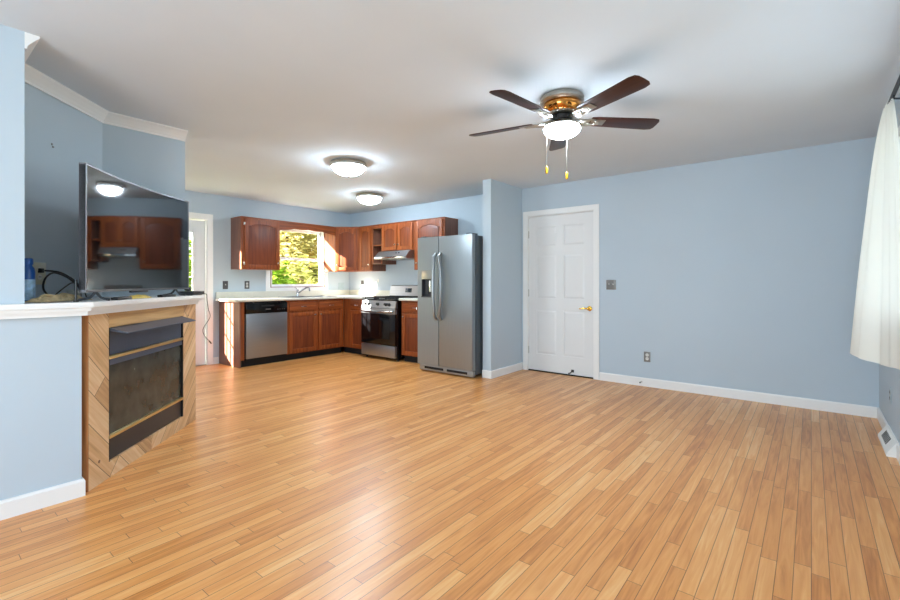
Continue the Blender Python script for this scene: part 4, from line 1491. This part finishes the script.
# marks on the niche wall
for u, z in ((0.30, 2.055), (0.31, 2.04)):
    t = thing('wall_anchor', 'tiny grey screw anchor high on the niche wall', 'screw anchor', niche(u, 0, z), FR, 'screw anchors in the niche')
    MB().lathe([(0.0, -0.004), (0.006, -0.003), (0.007, 0.0)], (0, 0, 0), 10, 'y').build('anchor_head', M['plate_grey'], t)

# ---------------------------------------------------------------- wall plates
plate('light_switch', 'grey double light switch beside the white door', (-1.848, YB, 1.147), 0, 0.115, 0.115, M['plate_grey'], 'double', 'light switch', M['plate_white'])
plate('wall_outlet', 'grey outlet low on the wall right of the white door', (-1.443, YB, 0.335), 0, 0.07, 0.115, M['plate_grey'], 'outlet', 'outlet', M['plate_white'])
plate('light_switch', 'dark switch plate beside the glazed door casing', (XS, 3.085, 1.135), PI / 2, 0.075, 0.12, M['plate_dark'], 'switch', 'light switch', M['plate_white'])
plate('wall_outlet', 'dark outlet plate below the left wall cabinet', (XS, 3.41, 1.135), PI / 2, 0.075, 0.12, M['plate_dark'], 'outlet', 'outlet', M['plate_white'])
plate('light_switch', 'pale double plate between the window and the kitchen corner', (XS, 5.17, 1.11), PI / 2, 0.14, 0.12, M['plate_blue'], 'rocker', 'light switch', M['plate_blue'])
plate('wall_outlet', 'dark outlet plate on the wall left of the range', (-6.33, YB, 1.15), 0, 0.07, 0.115, M['plate_dark'], 'outlet', 'outlet', M['plate_grey'])
plate('wall_outlet', 'blue painted outlet on the right wall above the floor register', (XR, 4.622, 0.345), -PI / 2, 0.07, 0.115, M['plate_blue'], 'outlet', 'outlet', M['plate_grey'])
t = thing('wall_hook', 'small white hook on the wall above the range', 'hook', (-5.91, YB, 1.20))
MB().box(-0.014, 0.014, -0.004, 0, -0.025, 0.03, 0.002).build('pad', M['plate_white'], t)
MB().tube([(0, -0.004, 0.0), (0, -0.018, -0.015), (0, -0.025, 0.0)], 0.004, 8, 3).build('peg', M['plate_white'], t)
t = thing('door_stop', 'small dark spring door stop on the baseboard right of the door', 'door stop', (-1.50, YB - 0.014, 0.05))
m = MB().lathe([(0.009, 0.0), (0.009, -0.006), (0.005, -0.008), (0.005, -0.05)], (0, 0, 0), 10, 'y')
m.build('spring', M['nickel'], t)
MB().lathe([(0.008, -0.05), (0.008, -0.064), (0.004, -0.066)], (0, 0, 0), 10, 'y').build('rubber_tip', M['black'], t)

# floor register on the right baseboard
t = thing('floor_register', 'white baseboard heat register with dark louvres at the right wall', 'register', (XR, 4.225, 0))
L = 0.50
MB().prism([(0, 0), (-0.062, 0), (-0.062, 0.02), (-0.012, 0.10), (0, 0.10)], 0.0, L, 'y').build('body', M['register'], t, 0)
b = MB()
nrm = Vector((-0.080, 0.05)).normalized()
for k in range(7):
    y0 = 0.16 + k * 0.036
    b.box(-0.001, 0.003, y0, y0 + 0.018, -0.026, 0.026)
o = b.build('louvre', M['black_matte'], t, 0)
o.location = (-0.0375, 0, 0.0605)
o.rotation_euler = (0, math.atan2(0.05, 0.08), 0)

# ---------------------------------------------------------------- curtain and rod
t = thing('curtain_rod', 'dark metal curtain rod above the side window', 'curtain rod', (0.38, 3.96, 2.287))
MB().tube([(0, 0, 0), (0, -2.7, 0)], 0.011, 12).build('rod', M['rod'], t)
MB().sphere((0, 0.012, 0), 0.018).build('finial', M['rod'], t)
for y in (-0.27, -2.55):
    MB().tube([(0, y, -0.012), (0.0, y, -0.03), (0.078, y, -0.05)], 0.006, 8).box(0.074, 0.0795, y - 0.012, y + 0.012, -0.09, -0.02).build('bracket', M['rod'], t)


def curtain(i, j):
    # i across from the far edge to the near edge, j from the rod to the hem
    top = Vector((0.38, 3.955 - 0.16 * i, 2.30))
    hem_path = [(0.40, 4.14), (0.20, 4.03), (0.235, 3.90), (0.33, 3.80), (0.36, 3.62), (0.385, 3.42), (0.40, 3.22)]
    s = i * (len(hem_path) - 1)
    k = min(int(s), len(hem_path) - 2)
    f = s - k
    f = f * f * (3 - 2 * f) * 0.5 + f * 0.5
    hx_ = hem_path[k][0] * (1 - f) + hem_path[k + 1][0] * f
    hy_ = hem_path[k][1] * (1 - f) + hem_path[k + 1][1] * f
    e = j ** 0.6
    x = top.x + (hx_ - top.x) * e
    y = top.y + (hy_ - top.y) * e
    x += 0.008 * math.sin(i * 44) * (1 - 0.55 * j)
    z = 2.305 + (0.69 - 2.305) * j + 0.012 * math.sin(i * 9) * j
    return (x, y, z)


t = thing('window_curtain', 'white curtain panel gathered at the rod and flaring over the side window', 'curtain', (0, 0, 0))
MB().grid(curtain, 96, 40).build('cloth', M['curtain'], t, 80)
